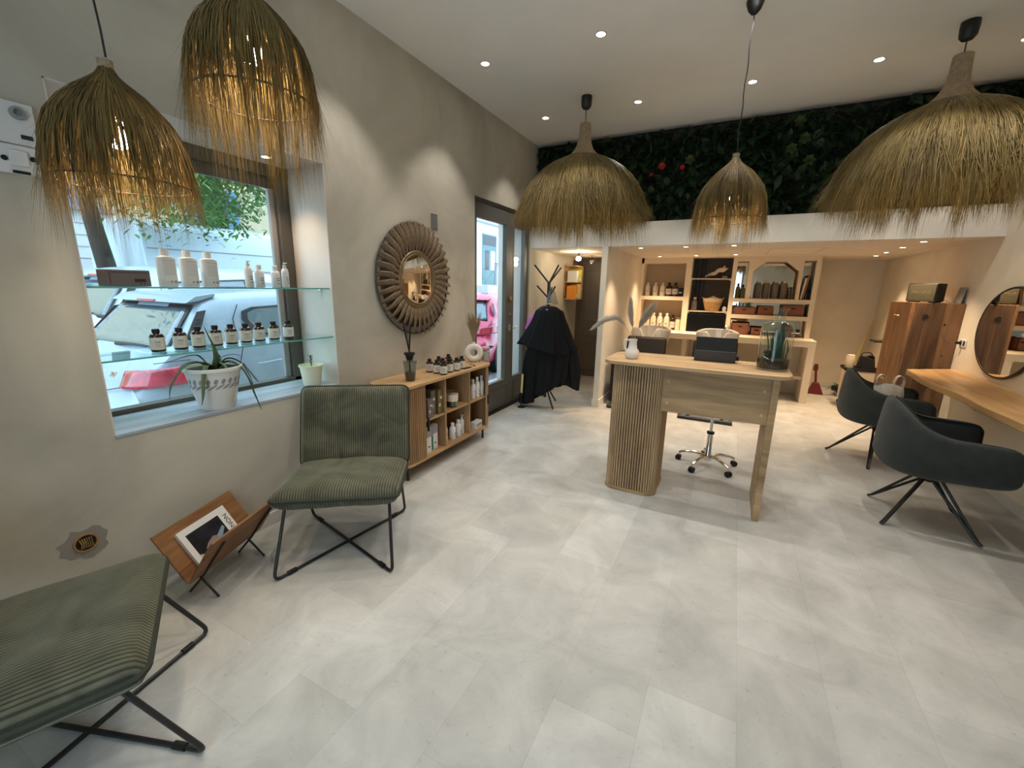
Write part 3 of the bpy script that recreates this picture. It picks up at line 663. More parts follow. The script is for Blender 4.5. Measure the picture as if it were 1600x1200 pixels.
# aloe in a white pot with leaf band
pot = thing('potted_aloe', 'aloe with long drooping leaves in a white pot with leaf pattern on the sill', 'potted plant', (-2.545, 1.285, WZ0+.0185))
PR = lambda z: .086+(.135-.086)*z/.23
MB().lathe([(0, 0), (.084, 0), (.086, .004), (PR(.215), .215), (.140, .218), (.141, .235), (.134, .236), (.128, .215), (.126, .19), (0, .19)], 48).build('pot', M_WHITE, pot, ang=50)
MB().lathe([(0, .222), (.1285, .221)], 36).build('soil', M_SOIL, pot)
pat = MB()
for k in range(22):
    for row, (zz, tl) in enumerate(((.135, .6), (.165, -.6))):
        a = 2*PI*(k+.5*row)/22; L = .036; vs = []
        for j in range(9):
            q = 2*PI*j/8; u = math.cos(q)*.016; v = math.sin(q)*.0075*(1-abs(math.cos(q))*.3)
            uu = u*math.cos(tl)-v*math.sin(tl); vv = u*math.sin(tl)+v*math.cos(tl); z = zz+uu*1.15; rr = PR(z)+.0012
            if j < 8: vs.append((rr*math.cos(a+vv/rr*1.3+uu*.9/rr), rr*math.sin(a+vv/rr*1.3+uu*.9/rr), z))
        pat.add(vs, [tuple(range(8))])
pat.build('leaf_pattern', M_GREY, pot)
MB().add([(.1005*math.cos(a), .1005*math.sin(a), z) for z, a in ((.03, .38), (.03, .72), (.10, .66), (.10, .38))], [(0, 1, 2, 3)]).build('sticker', M_LABEL, pot)
vs = []; fs = []
def blade(pts, w, parent, name='leaf', m=None):
    P = cat(pts, 5); n = len(P); b = MB(); vv = []; ff = []
    for i, p in enumerate(P):
        t = (P[min(i+1, n-1)]-P[max(0, i-1)]).normalized(); s = t.cross(Vector((0, 0, 1)))
        s = s.normalized() if s.length > .05 else Vector((0, 1, 0)); u = s.cross(t); k = i/(n-1); ww = w*(1-k)**.55*(.6+.4*min(1, k*6))+.0006
        vv += [p-s*ww/2+u*ww*.22, p-u*ww*.14, p+s*ww/2+u*ww*.22, p+u*ww*.02]
    for i in range(n-1):
        for e in range(4): ff.append((4*i+e, 4*i+(e+1) % 4, 4*i+4+(e+1) % 4, 4*i+4+e))
    return b.add(vv, ff).build(name, m or M_LEAF, parent, ang=60)
# local coords: x into the room, y along the wall
for p, w in (([(0, .0, .2), (.055, -.006, .25), (.10, -.03, .33), (.104, -.07, .47)], .030),
             ([(0, 0, .2), (.03, -.06, .262), (.05, -.15, .265), (.05, -.225, .18), (.045, -.245, .10)], .024),
             ([(0, 0, .2), (.05, -.05, .25), (.10, -.10, .20), (.12, -.125, .10), (.12, -.14, .055)], .022),
             ([(0, 0, .2), (.06, .05, .26), (.12, .10, .20), (.13, .135, .06), (.13, .165, -.045)], .024),
             ([(0, 0, .2), (.03, .06, .27), (.05, .125, .24), (.07, .16, .14), (.07, .165, .05)], .020),
             ([(0, 0, .2), (-.01, -.05, .29), (.02, -.11, .31), (.02, -.19, .295), (.02, -.23, .29)], .012),
             ([(0, 0, .2), (-.04, -.05, .26), (-.05, -.12, .25), (-.04, -.17, .18)], .02),
             ([(0, 0, .2), (-.05, .05, .27), (-.10, .09, .27), (-.13, .12, .2)], .02),
             ([(0, 0, .2), (-.02, .06, .27), (-.0, .12, .285), (.01, .16, .27)], .010),
             ([(0, 0, .2), (.04, .0, .25), (.085, .01, .25), (.13, .02, .2)], .022)):
    blade(p, w*1.35, pot)
sp = thing('potted_succulent', 'tiny succulent twig in a cream plastic pot at the right end of the sill', 'potted plant', (-2.575, 1.925, WZ0+.0185))
MB().lathe([(0, 0), (.055, 0), (.057, .003), (.073, .128), (.079, .130), (.080, .142), (.074, .142), (.070, .12), (0, .118)], 36).build('pot', M_CREAMP, sp, ang=50)
MB().lathe([(0, .1185), (.069, .119)], 24).build('soil', M_SOIL, sp)
MB().tube([(0, 0, .115), (.003, .002, .15), (0, .004, .205)], .003, 6).build('stem', M_STEMW, sp)
vs = []; fs = []
for k in range(14):
    a = k*2.4; leafmesh(vs, fs, (0, .002, .145+k*.0045), (math.cos(a), math.sin(a), .5), (0, 0, 1), .022, .011, .1)
MB().add(vs, fs).build('leaves', M_LEAFB, sp, ang=180, solid=.002)
# wiring plates left of the window
ep = thing('electrical_panel', 'white plastic switch and socket panel on the wall left of the window', 'electrical panel', (XL, .60, 1.99))
MB().box(0, -.20, -.01, .025, .135, .135).build('upper_plate', M_WHITE, ep, bevel=.004)
MB().box(0, -.01, -.115, .022, .128, -.012).build('lower_plate', M_WHITE, ep, bevel=.006)
MB().lathe([(0, 0), (.022, 0), (.022, .012), (.012, .013), (.012, .003), (0, .003)], 24).build('round_key', M_GREY, ep, loc=(.025, .09, .097)).rotation_euler = (0, PI/2, 0)
MB().cbox((.027, .103, .018), (.005, .03, .014)).build('slot', M_INK, ep)
MB().cbox((.027, -.015, .11), (.006, .03, .03)).build('red_key', M_REDPL, ep, bevel=.002)
MB().cbox((.026, .07, -.06), (.012, .05, .055)).build('rocker', M_WHITE, ep, bevel=.004)
for y, z in ((.033, -.065), (.108, -.055)): MB().lathe([(0, 0), (.009, 0), (.009, .004), (0, .004)], 14).build('screw_cap', M_BLKPL, ep, loc=(.022, y, z)).rotation_euler = (0, PI/2, 0)
MB().cbox((.02, .07, -.108), (.012, .045, .01)).build('slot', M_BLKPL, ep)
# unfinished cable hole low on the wall
ch = thing('cable_box_hole', 'rough round cable box hole with grey patch low on the left wall', 'wall box', (XL, .618, .35))
pa = []
Rr = random.Random(3)
for k in range(22): a = 2*PI*k/22; q = Rr.uniform(.058, .085); pa.append((q*math.cos(a)*1.15, q*math.sin(a)))
MB().prism(pa, 0, .002, lambda u, v, w: (w, u, v)).build('patch', mat('grey mortar patch', (.30, .27, .24), .9), ch)
MB().lathe([(.034, 0), (.036, .006), (.042, .006), (.044, 0)], 26).build('rim', mat('orange rim', (.38, .20, .08), .7), ch, loc=(.002, 0, 0)).rotation_euler = (0, PI/2, 0)
MB().lathe([(0, 0), (.036, 0), (.036, .002), (0, .002)], 26).build('hollow', M_SOIL, ch, loc=(.0022, 0, 0)).rotation_euler = (0, PI/2, 0)
wm = MB()
for k in range(6): wm.tube([(.004, -.02+.008*k, .022), (.012, -.016+.007*k, 0), (.005, -.018+.008*k, -.024)], .0028, 6)
wm.build('wires', M_BRASS, ch)
# vent grille by the mirror
vg = thing('vent_grille', 'small square metal vent grille on the wall right above the sunburst mirror', 'vent', (XL, 3.181, 2.044))
MB().box(0, -.045, -.065, .006, .045, .065).build('plate', M_CHROME, vg)
sm = MB()
for k in range(9): sm.cbox((.008, -.038+.0095*k, 0), (.004, .004, .118))
sm.build('louvres', M_GREY, vg)

# ================================================================ SUNBURST MIRROR
mr = thing('sunburst_mirror', 'oval-looking round mirror framed by twisted driftwood ribbons on the left wall', 'mirror', (XL+.004, 2.89, 1.545))
MB().torus((.01, 0, 0), .452, .007, 'x', 72).build('outer_hoop', M_FRAME, mr)
rib0 = None
def ribbon():
    m = MB(); n = 14; vv = []; ff = []
    for i in range(n+1):
        t = i/n; r = .215+t*.250; tw = math.radians(-35+95*t); w = .036+.016*math.sin(PI*t*.9); c = .024+.028*math.sin(PI*min(1, t*1.02))
        if t > .93: c = .03
        for s in (-1, -.33, .33, 1):
            u = s*w/2; vv.append((c+u*math.sin(tw)*.75+.006*(1-s*s), u*math.cos(tw*.7), r))
    m_ = len(vv)
    for i in range(n):
        for s in range(3): a = i*4+s; ff.append((a, a+1, a+5, a+4))
    return m.add(vv, ff)
NR = 38
for k in range(NR):
    if k == 0: rib0 = ribbon().build('ribbon', M_RIB, mr, ang=180, solid=.004); o = rib0
    else: o = rib0.copy(); COL.objects.link(o)
    o.rotation_euler = (2*PI*k/NR, 0, 0)
MB().torus((.034, 0, 0), .222, .013, 'x', 64, 12).torus((.042, 0, 0), .204, .008, 'x', 64, 10).build('inner_ring', mat('bronze ring', (.24, .165, .085), .4, .4), mr)
MB().lathe([(0, 0), (.205, 0), (.205, .004), (.195, .006), (0, .006)], 64).build('mirror_glass', M_MIRROR, mr, loc=(.036, 0, 0), ang=20).rotation_euler = (0, PI/2, 0)
MB().lathe([(0, 0), (.40, 0), (.40, .004), (0, .004)], 48).build('back_plate', M_STEMW, mr, loc=(.001, 0, 0)).rotation_euler = (0, PI/2, 0)

# ================================================================ SIDEBOARD
sb = thing('sideboard', 'oak sideboard with fluted rounded ends and six open cubbies below the sunburst mirror', 'sideboard', (-2.25, 2.925, 0))
SW, SD = 1.30, .36      # length along y, depth along x
def sbpoly(w, d, r): return [(v, u) for u, v in rrect(w, d, r)]
ft = lambda u, v, w: (u, v, w)
MB().prism(rrect(SD+.02, SW+.02, .10), .742, .765, ft).build('top', M_WALY, sb, bevel=.003)
MB().prism(rrect(SD, SW, .10), .118, .140, ft).build('bottom_board', M_WALY, sb, bevel=.002)
MB().box(-.175, -.58, .14, -.165, .58, .742).build('back_panel', M_WALZ, sb)
for y0, y1 in ((-.382, -.366), (-.085, -.069), (.262, .278), (.585, .60)):
    pass
MB().box(-.165, -.118, .14, .165, -.100, .742).build('divider', M_WALZ, sb)
MB().box(-.165, .252, .14, .165, .270, .742).build('divider', M_WALZ, sb)
MB().box(-.165, -.40, .14, .165, -.385, .742).build('divider', M_WALZ, sb)
MB().box(-.165, .598, .14, .150, .612, .742).build('divider', M_WALZ, sb)
for a, b in ((-.385, -.118), (-.100, .252), (.270, .598)): MB().box(-.165, a, .428, .16, b, .443).build('shelf', M_WALY, sb)
def fluted(y_in, sgn):
    """fluted wrap around one rounded end, from the front opening to the back"""
    path = []; r = .10; yo = SW/2-.008; xf = SD/2-.008
    L = [(xf, y_in)]
    n = max(2, int((yo-r-y_in)/.0205))
    for k in range(1, n+1): L.append((xf, y_in+(yo-r-y_in)*k/n))
    for k in range(1, 9): a = PI/2*k/8; L.append((xf-r+r*math.cos(a), yo-r+r*math.sin(a)))
    for k in range(1, 12): L.append((xf-r-(2*xf-2*r)*k/11, yo))
    m = MB()
    for (x0, y0), (x1, y1) in zip(L, L[1:]):
        m.tube([((x0+x1)/2, sgn*(y0+y1)/2, .141), ((x0+x1)/2, sgn*(y0+y1)/2, .741)], .0098, 8)
    return m
fluted(.385, -1).build('fluted_door', M_WALZ, sb, ang=60)
fluted(.50 if False else .545, 1).build('fluted_door', M_WALZ, sb, ang=60)
MB().box(.172, -.372, .355, .19, -.355, .465).build('handle', M_BLACK, sb, bevel=.003)
MB().box(.172, .560, .36, .19, .575, .455).build('handle', M_BLACK, sb, bevel=.003)
for x, y in ((.13, -.57), (.13, .55), (-.13, -.57), (-.13, .57)): MB().tube([(x, y, 0), (x, y, .118)], .011, 14).build('leg', M_BLACK, sb)
# on top
rd = thing('reed_diffuser', 'smoky glass reed diffuser with black sticks on the left of the sideboard', 'reed diffuser', (-2.20, 2.515, .7655))
MB().lathe([(0, 0), (.036, 0), (.038, .004), (.053, .15), (.053, .158), (.020, .162), (.018, .19)], 32).build('flask', M_SMOKE, rd)
MB().lathe([(0, .008), (.034, .008), (.041, .07), (0, .07)], 28).build('oil', mat('diffuser oil', (.10, .10, .09), .1), rd)
MB().lathe([(.020, .163), (.024, .166), (.034, .205), (.042, .208), (.042, .222), (0, .222)], 28).build('collar', M_BLKPL, rd)
for k in range(8):
    a = k*2.4+.3; q = .035+.012*(k % 3); MB().tube([(.006*math.cos(a+2), .006*math.sin(a+2), .03), (0, 0, .21), (q*math.cos(a)*.7, q*math.sin(a)-.01, .44+.01*(k % 4))], .0024, 6).build('reed', M_BLKPL, rd)
g = 'amber bottles clustered on the sideboard'
sbb = [(-2.125, 2.847, 'front left amber bottle of the cluster on the sideboard, nearest to the viewer'), (-2.142, 2.958, 'front row amber bottle, second from the left in the sideboard cluster'),
       (-2.131, 3.050, 'front row amber bottle, third from the left in the sideboard cluster'), (-2.143, 3.145, 'amber bottle at the right end of the front row on the sideboard'),
       (-2.205, 2.860, 'amber bottle behind and left of the front left one on the sideboard'), (-2.290, 2.870, 'amber bottle at the back left corner of the sideboard cluster'),
       (-2.22, 2.965, 'amber bottle in the middle of the sideboard cluster'), (-2.305, 3.02, 'amber bottle in the back row against the wall side, left of centre on the sideboard'),
       (-2.225, 3.07, 'amber bottle in the middle row right of centre on the sideboard'), (-2.30, 3.16, 'amber bottle at the back right of the sideboard cluster')]
for x, y, lb in sbb: dup(A0, (x, y, .7655), .65, lb, g)
tr = thing('small_tray', 'small dark flat tray on the sideboard between the bottles and the ring vase', 'tray', (-2.115, 3.19, .7655), PI/2)
MB().box(-.06, -.02, 0, .06, .02, .005).build('plate', M_BLKPL, tr, bevel=.002)
ic = thing('incense_holder', 'thin wooden incense holder lying on the sideboard in front of the ring vase', 'incense holder', (-2.16, 3.345, .7655), -.55)
MB().tube([(-.06, 0, .005), (.06, 0, .005)], .0045, 8).build('stick', M_WALY, ic)
MB().tube([(.04, 0, .0052), (.062, 0, .0052)], .0055, 8).build('tip', M_BLACK, ic)
dv = thing('ring_vase', 'beige ring-shaped ceramic vase holding a bundle of dried grass on the sideboard', 'vase', (-2.24, 3.50, .7655), -.85)
mt = MB(); Rg, rg = .063, .030
def rv_(u, v):
    a, b = 2*PI*u, 2*PI*v; x = (Rg+rg*math.cos(b))*math.cos(a); z = (Rg+rg*math.cos(b))*math.sin(a); return (rg*.85*math.sin(b), x, z+.0925)
mt.grid(rv_, 40, 18, True, True); mt.lathe([(.018, .178), (.013, .188), (.015, .202), (.011, .202), (.009, .18)], 20)
mt.build('vase_body', M_WHITECER, dv, ang=60)
vs = []; fs = []; Rr = random.Random(5); st = MB()
for k in range(260):
    a = Rr.uniform(0, 2*PI); q = Rr.random()**.5; top = (.05*q*math.cos(a), .085*q*math.sin(a), Rr.uniform(.38, .50)); st.tube([(0, 0, .17), (top[0]*.45, top[1]*.45, .31), top], [.001, .0016, .0006], 4)
st.build('dried_grass', M_BASKETL if False else mat('dried grass bundle', (.36, .25, .13), .8), dv)['kind'] = 'stuff'
cj = thing('candle_jar', 'clear candle jar with pinkish wooden lid at the right end of the sideboard', 'candle', (-2.185, 3.635, .7655))
MB().lathe([(0, 0), (.038, 0), (.040, .004), (.040, .118), (.037, .118), (.037, .006), (0, .006)], 30).build('jar', M_CLEAR, cj)
MB().lathe([(0, .007), (.0365, .007), (.0365, .085), (0, .086)], 28).build('wax', M_WAX, cj)
MB().lathe([(.036, .112), (.036, .119), (.043, .119), (.044, .134), (.042, .138), (0, .138)], 28).build('lid', M_PINKLID, cj)
ht = thing('tealight_holder', 'tiny wooden tealight holder between ring vase and candle jar', 'candle', (-2.215, 3.575, .7655))
MB().lathe([(0, 0), (.016, 0), (.014, .045), (.010, .046), (.010, .03), (0, .03)], 18).build('cup', M_BASKETL, ht)
# inside the cubbies (world coordinates; front edge x=-2.09)
def carton(name, label, loc, d, m, parts=(), rz=0, grp=None, catg='box'):
    t = thing(name, label, catg, loc, rz, grp); MB().box(-d[0]/2, -d[1]/2, 0, d[0]/2, d[1]/2, d[2]).build('carton', m, t, bevel=.0015)
    for nm, b, mm in parts: MB().box(*b).build(nm, mm, t)
    return t
for (x, y, h, lb, m, zz) in ((-2.13, 2.625, .16, 'dark mauve product carton at the front of the upper left cubby', M_GREYBOX, .4435), (-2.16, 2.70, .21, 'taller grey patterned carton in the middle of the upper left cubby', M_TAUPEB, .4435), (-2.14, 2.77, .215, 'greenish grey patterned carton by the divider in the upper left cubby', M_OLIVE, .4435)):
    carton('product_carton', lb, (x, y, zz), (.07, .062, h), m, (('print', (.0352, -.02, h*.3, .0362, .0, h*.42), M_LABEL), ('print', (.0352, -.005, h*.6, .0362, .02, h*.7), M_LABEL)), 0, 'cartons in the upper left cubby')
for (x, y, lb) in ((-2.13, 2.612, 'white and grey upright carton, left one in the lower left cubby'), (-2.15, 2.72, 'white and grey upright carton with mint side, right one in the lower left cubby')):
    t = carton('tall_carton', lb, (x, y, .1405), (.045, .062, .215), M_PAPER, (('grey_top', (.0228, -.031, .14, .0238, .031, .215), M_GREY), ('print', (.0228, -.012, .05, .0238, .008, .062), M_INK)), 0, 'tall cartons in the lower left cubby')
    MB().box(-.0225, -.0322, 0, .0225, -.0312, .12 if y > 2.7 else .02).build('side_panel', M_GREENC, t)
cd = thing('glass_candle', 'brown and beige candle in a glass on the middle cubby shelf', 'candle', (-2.15, 3.0, .4435))
MB().lathe([(0, 0), (.046, 0), (.050, .004), (.055, .14), (.052, .14), (.048, .006), (0, .006)], 32).build('jar', M_CLEAR, cd)
MB().lathe([(0, .007), (.047, .007), (.050, .07), (0, .07)], 30).build('dark_wax', M_AMBER, cd)
MB().lathe([(.052, .055), (.0535, .055), (.0555, .115), (.054, .115)], 30).build('label', M_WAX, cd)
g = 'white bottles in the lower middle cubby'
white_bottle('partly hidden white bottle at the left edge of the lower middle cubby', (-2.16, 2.905, .1405), .175, .020, False, g)
white_bottle('round white bottle left of centre in the lower middle cubby', (-2.14, 2.985, .1405), .155, .031, False, g)
white_bottle('round white bottle right of centre in the lower middle cubby', (-2.14, 3.075, .1405), .16, .031, False, g)
white_bottle('slim white spray bottle at the right in the lower middle cubby', (-2.15, 3.148, .1405), .185, .022, True, g)
g = 'tall white bottles in the upper right cubby'
for y, h, lb in ((3.325, .19, 'tall slim white bottle, left one in the upper right cubby'), (3.40, .20, 'tall slim white bottle, middle one in the upper right cubby'), (3.482, .20, 'tall slim white bottle, right one in the upper right cubby')):
    white_bottle(lb, (-2.14, y, .4435), h, .027, False, g)
carton('card_stack', 'small stack of printed white cards in the lower right cubby', (-2.13, 3.37, .1405), (.06, .14, .065), M_PAPER, (('print', (.0302, -.05, .02, .0312, .05, .05), M_GREY),), .1, None, 'card')
# ================================================================ LOUNGE CHAIRS
def pillow(w, d, te, tm, f, nu=26, nv=22, seed=0, wob=.004, pw=6):
    """puffed cushion: te edge thickness, tm middle thickness, f maps (x,y,n)->xyz"""
    R = random.Random(seed); ph = [R.uniform(0, 6.28) for _ in range(8)]
    def h(u, v):
        b = max(0, (1-u**pw)*(1-v**pw))**.5; q = (math.sin(3*u+ph[0]+2*v)*math.sin(4*v+ph[1])+.6*math.sin(7*u+ph[2])*math.sin(2*v+ph[3]-3*u))*wob
        return te/2+(tm-te)/2*b+q*b
    m = MB(); vs = []; fs = []
    U = [-1+2*i/(nu-1) for i in range(nu)]; V = [-1+2*j/(nv-1) for j in range(nv)]
    def rc(u, v):   # rounded corners
        k = .06; au, av = abs(u), abs(v)
        if au > 1-k*1.6 and av > 1-k*1.6:
            s = 1-.035*((au-(1-k*1.6))/(k*1.6))*((av-(1-k*1.6))/(k*1.6)); return u*s, v*s
        return u, v
    for s in (1, -1):
        for v in V:
            for u in U:
                a, b = rc(u, v); vs.append(f(a*w/2, b*d/2, s*h(u, v)))
    n = nu*nv
    for j in range(nv-1):
        for i in range(nu-1):
            a = j*nu+i; fs.append((a, a+1, a+nu+1, a+nu)); fs.append((n+a+nu, n+a+nu+1, n+a+1, n+a))
    ring = [i for i in range(nu)]+[j*nu+nu-1 for j in range(1, nv)]+[(nv-1)*nu+i for i in range(nu-2, -1, -1)]+[j*nu for j in range(nv-2, 0, -1)]
    for k in range(len(ring)):
        a, b = ring[k], ring[(k+1) % len(ring)]; fs.append((b, a, a+n, b+n))
    m.add(vs, fs); top = [vs[i] for i in ring]; bot = [vs[i+n] for i in ring]; return m, top, bot
def lounge(label, loc, rz):
    t = thing('lounge_chair', label, 'lounge chair', loc, rz, 'green corduroy lounge chairs')
    # seat: front edge at y=0, sloping slightly back
    a = math.radians(-4.5)
    fs_ = lambda x, y, n: (x, .275+y*math.cos(a)-n*math.sin(a), .375+y*math.sin(a)+n*math.cos(a))
    m, top, bot = pillow(.65, .57, .03, .145, fs_, seed=2, wob=.006, nu=34, nv=30, pw=6)
    s = m.build('seat', M_CORD, t, ang=180)
    MB().tube([tuple((Vector(a)+Vector(b_))/2) for a, b_ in zip(top, bot)], .011, 7, closed=True).build('piping', M_PIPE, s)
    b = math.radians(73)
    fb = lambda x, y, n: (x, .60+y*math.cos(b)-n*math.sin(b), .605+y*math.sin(b)+n*math.cos(b))
    m, top, bot = pillow(.66, .50, .035, .13, fb, seed=5, wob=.007, nu=34, nv=28, pw=8)
    k = m.build('backrest', M_CORD, t, ang=180)
    MB().tube([tuple((Vector(a)+Vector(b_))/2) for a, b_ in zip(top, bot)], .012, 7, closed=True).build('piping', M_PIPE, k)
    r = .0085; zf = .33
    def bend(P, k=.04):
        out = []
        for i, p in enumerate(P):
            p = Vector(p)
            if 0 < i < len(P)-1:
                q0 = (Vector(P[i-1])-p).normalized()*k; q1 = (Vector(P[i+1])-p).normalized()*k
                for u in (0, .25, .5, .75, 1): out.append((p+q0)*(1-u)**2+p*2*u*(1-u)+(p+q1)*u*u)
            else: out.append(p)
        return out
    for s in (-1, 1):
        P = bend([(s*.27, .06, zf), (s*.295, -.105, .0095), (-s*.295, .55, .0095), (-s*.29, .43, .30), (-s*.27, .30, .315)])
        if s > 0: P = [(p[0], p[1], p[2]+.0 if i < 7 else p[2]) for i, p in enumerate(P)]
        MB().tube(P, r, 10).build('wire_leg', M_BLACK, t)
        q = Vector((s*.295, -.105, .0115)); d = (Vector((-s*.295, .55, .0115))-q).normalized()
        MB().tube([q+d*.075, q+d*.12], .0125, 10).build('foot_sleeve', M_BLKPL, t)
        e = Vector((-s*.295, .55, .0115)); MB().tube([e-d*.12, e-d*.075], .0125, 10).build('foot_sleeve', M_BLKPL, t)
        MB().tube([(s*.27, .06, zf), (s*.275, .50, .30), (s*.28, .60, .42), (s*.28, .66, .70)], r, 10).build('side_rail', M_BLACK, t)
    MB().tube([(-.27, .06, zf), (.27, .06, zf)], r, 8).tube([(-.275, .50, .30), (.275, .50, .30)], r, 8).build('cross_rail', M_BLACK, t)
    return t
lounge('green corduroy lounge chair with black wire legs beside the sideboard, fully in view', (-1.745, 1.37, 0), math.radians(35.7))
lounge('green corduroy lounge chair cut off by the lower left corner of the picture', (-1.66, .55, 0), math.radians(151.8))

# ================================================================ MAGAZINE RACK
ax = Vector((-.352, .936, 0)); pp = Vector((.936, .352, 0))
mk = thing('magazine_rack', 'v-shaped walnut magazine rack with thin black legs by the left wall', 'magazine rack', (-2.195, 1.05, 0), math.atan2(.352, .936))
# local x = across (toward room), y = along
def vboard(s, m):
    d = Vector((s*.152, 0, .225)); n = Vector((-d.z, 0, d.x)).normalized()*.006; o = Vector((s*.004, 0, .118)); a, b = -.235, .235
    q = [o, o+d]; vs = []
    for y in (a, b):
        for p in q:
            for k in (-1, 1): vs.append((p.x+n.x*k, y, p.z+n.z*k))
    return MB().add(vs, [(0, 1, 3, 2), (4, 6, 7, 5), (0, 4, 5, 1), (2, 3, 7, 6), (0, 2, 6, 4), (1, 5, 7, 3)]).build('board', m, mk, bevel=.003)
vboard(1, M_RACK); vboard(-1, M_RACK)
for y in (-.16, .16):
    for s in (-1, 1):
        off = s*.0; MB().tube([(-s*.083, y+s*.006, .004), (s*.0125, y+s*.006, .115), (s*.145, y+s*.006, .30)], .0055, 8).build('leg', M_BLACK, mk)
# the book leans flat on the wall-side board
bk = thing('magazine', 'thick white magazine with dark cover picture lying in the rack', 'magazine', mk.location.copy()+pp*(-.001), mk.rotation_euler[2])
d = Vector((-.152, 0, .225)).normalized(); n = Vector((.225, 0, .152)).normalized(); o = Vector((-.004, 0, .118))+n*.0075+d*.015
def bp3(u, y, w): p = o+d*u+n*w; return (p.x, y, p.z)
def bbox(u0, u1, y0, y1, w0, w1): 
    return MB().add([bp3(u, y, w) for w in (w0, w1) for u, y in ((u0, y0), (u1, y0), (u1, y1), (u0, y1))], [(3,2,1,0),(4,5,6,7),(0,1,5,4),(1,2,6,5),(2,3,7,6),(3,0,4,7)])
bbox(.0, .205, -.155, .125, 0, .018).build('pages', M_PAPER, bk, bevel=.001)
bbox(-.002, .207, -.157, .127, .018, .0195).build('cover', M_WHITE, bk)
bbox(.035, .175, -.128, .068, .0195, .0199).build('cover_picture', mat('cover picture ink', (.012, .013, .022), .35, var=.9, vs=14), bk)
mp_ = MB()
def bpoly(pts, w0, w1, name, m):
    k = len(pts); MB().add([bp3(u, y, w) for w in (w0, w1) for u, y in pts], [tuple(range(k)), tuple(range(k, 2*k))]+[(i, (i+1) % k, k+(i+1) % k, k+i) for i in range(k)]).build(name, m, bk)
bpoly([(.06, -.128), (.035, -.07), (.035, -.128)], .0199, .0203, 'picture_shape', mat('pale green print', (.45, .52, .36), .5))
bpoly([(.085, -.06), (.10, -.02), (.085, .02), (.055, .0), (.05, -.05), (.065, -.085)], .0199, .0203, 'picture_shape', mat('mauve print', (.28, .20, .22), .5))
bpoly([(.09, .0), (.12, .055), (.105, .06), (.06, .01)], .0199, .0205, 'picture_shape', mat('blue print', (.22, .30, .42), .5))
tt = text('NONO', .036, M_INK, bk, (0, 0, 0), (0, 0, 0), 'title')
ex = Vector((d.x, 0, d.z)); ey = Vector((0, 1, 0)); ez = ex.cross(ey)
if ez.dot(n) < 0: pass
pz = o+d*.105+n*.0199
tt.matrix_basis = Matrix(((-ex.x, ey.x, n.x, pz.x), (-ex.y, ey.y, n.y, .098), (-ex.z, ey.z, n.z, pz.z), (0, 0, 0, 1)))

# ================================================================ RECEPTION DESK
dk = thing('reception_desk', 'high light oak reception desk with fluted round-cornered pedestal on the left', 'desk', (-.22, 3.24, 0))
MB().prism(rrect(1.175, .53, .10), .975, 1.0, XYZ).build('top', M_OAKX, dk, bevel=.003)
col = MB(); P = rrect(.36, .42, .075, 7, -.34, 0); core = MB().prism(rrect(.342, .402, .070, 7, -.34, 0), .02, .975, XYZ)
N_ = []; flu = MB()
for (x0, y0), (x1, y1) in zip(P, P[1:]+P[:1]):
    L = math.hypot(x1-x0, y1-y0); k = max(1, round(L/.0186))
    for i in range(k): N_.append((x0+(x1-x0)*(i+.5)/k, y0+(y1-y0)*(i+.5)/k))
lst = None
for x, y in N_:
    if lst and math.hypot(x-lst[0], y-lst[1]) < .013: continue
    lst = (x, y); flu.tube([(x, y, .02), (x, y, .975)], .0072, 8)
core.build('pedestal_core', mat('groove shade wood', (.09, .052, .026), .7), dk)  # darker than the cladding: shade between the flutes put into the colour
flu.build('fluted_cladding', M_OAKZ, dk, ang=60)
MB().prism(rrect(.385, .445, .085, 8, -.34, 0), 0, .02, XYZ).build('plinth', M_OAKP, dk, bevel=.003)
MB().box(-.165, -.18, .66, .485, -.155, .975).build('modesty_panel', M_OAKP, dk, bevel=.001)
MB().box(.485, -.215, 0, .525, .255, .975).build('side_leg', M_OAKP, dk, bevel=.002)
for x, z in ((-.13, .88), (-.13, .72), (.45, .88), (.45, .72)):
    MB().lathe([(0, 0), (.009, 0), (.008, .002), (0, .003)], 16).build('screw_cap', M_BASKETL, dk, loc=(x, -.18, z)).rotation_euler = (PI/2, 0, 0)
pv = thing('pampas_vase', 'cream ceramic jug with three pampas plumes on the left of the desk', 'vase', (-.635, 3.15, 1.0005), .15)
MB().lathe([(0, 0), (.036, 0), (.047, .012), (.052, .035), (.048, .058), (.032, .078), (.027, .12), (.031, .143), (.027, .143), (.023, .12), (.023, .09)], 36).build('jug', M_WHITECER, pv)
MB().tube(cat([(-.028, 0, .132), (-.055, 0, .138), (-.062, 0, .11), (-.054, 0, .075), (-.04, 0, .062)], 5), .0055, 8).build('handle', M_WHITECER, pv)
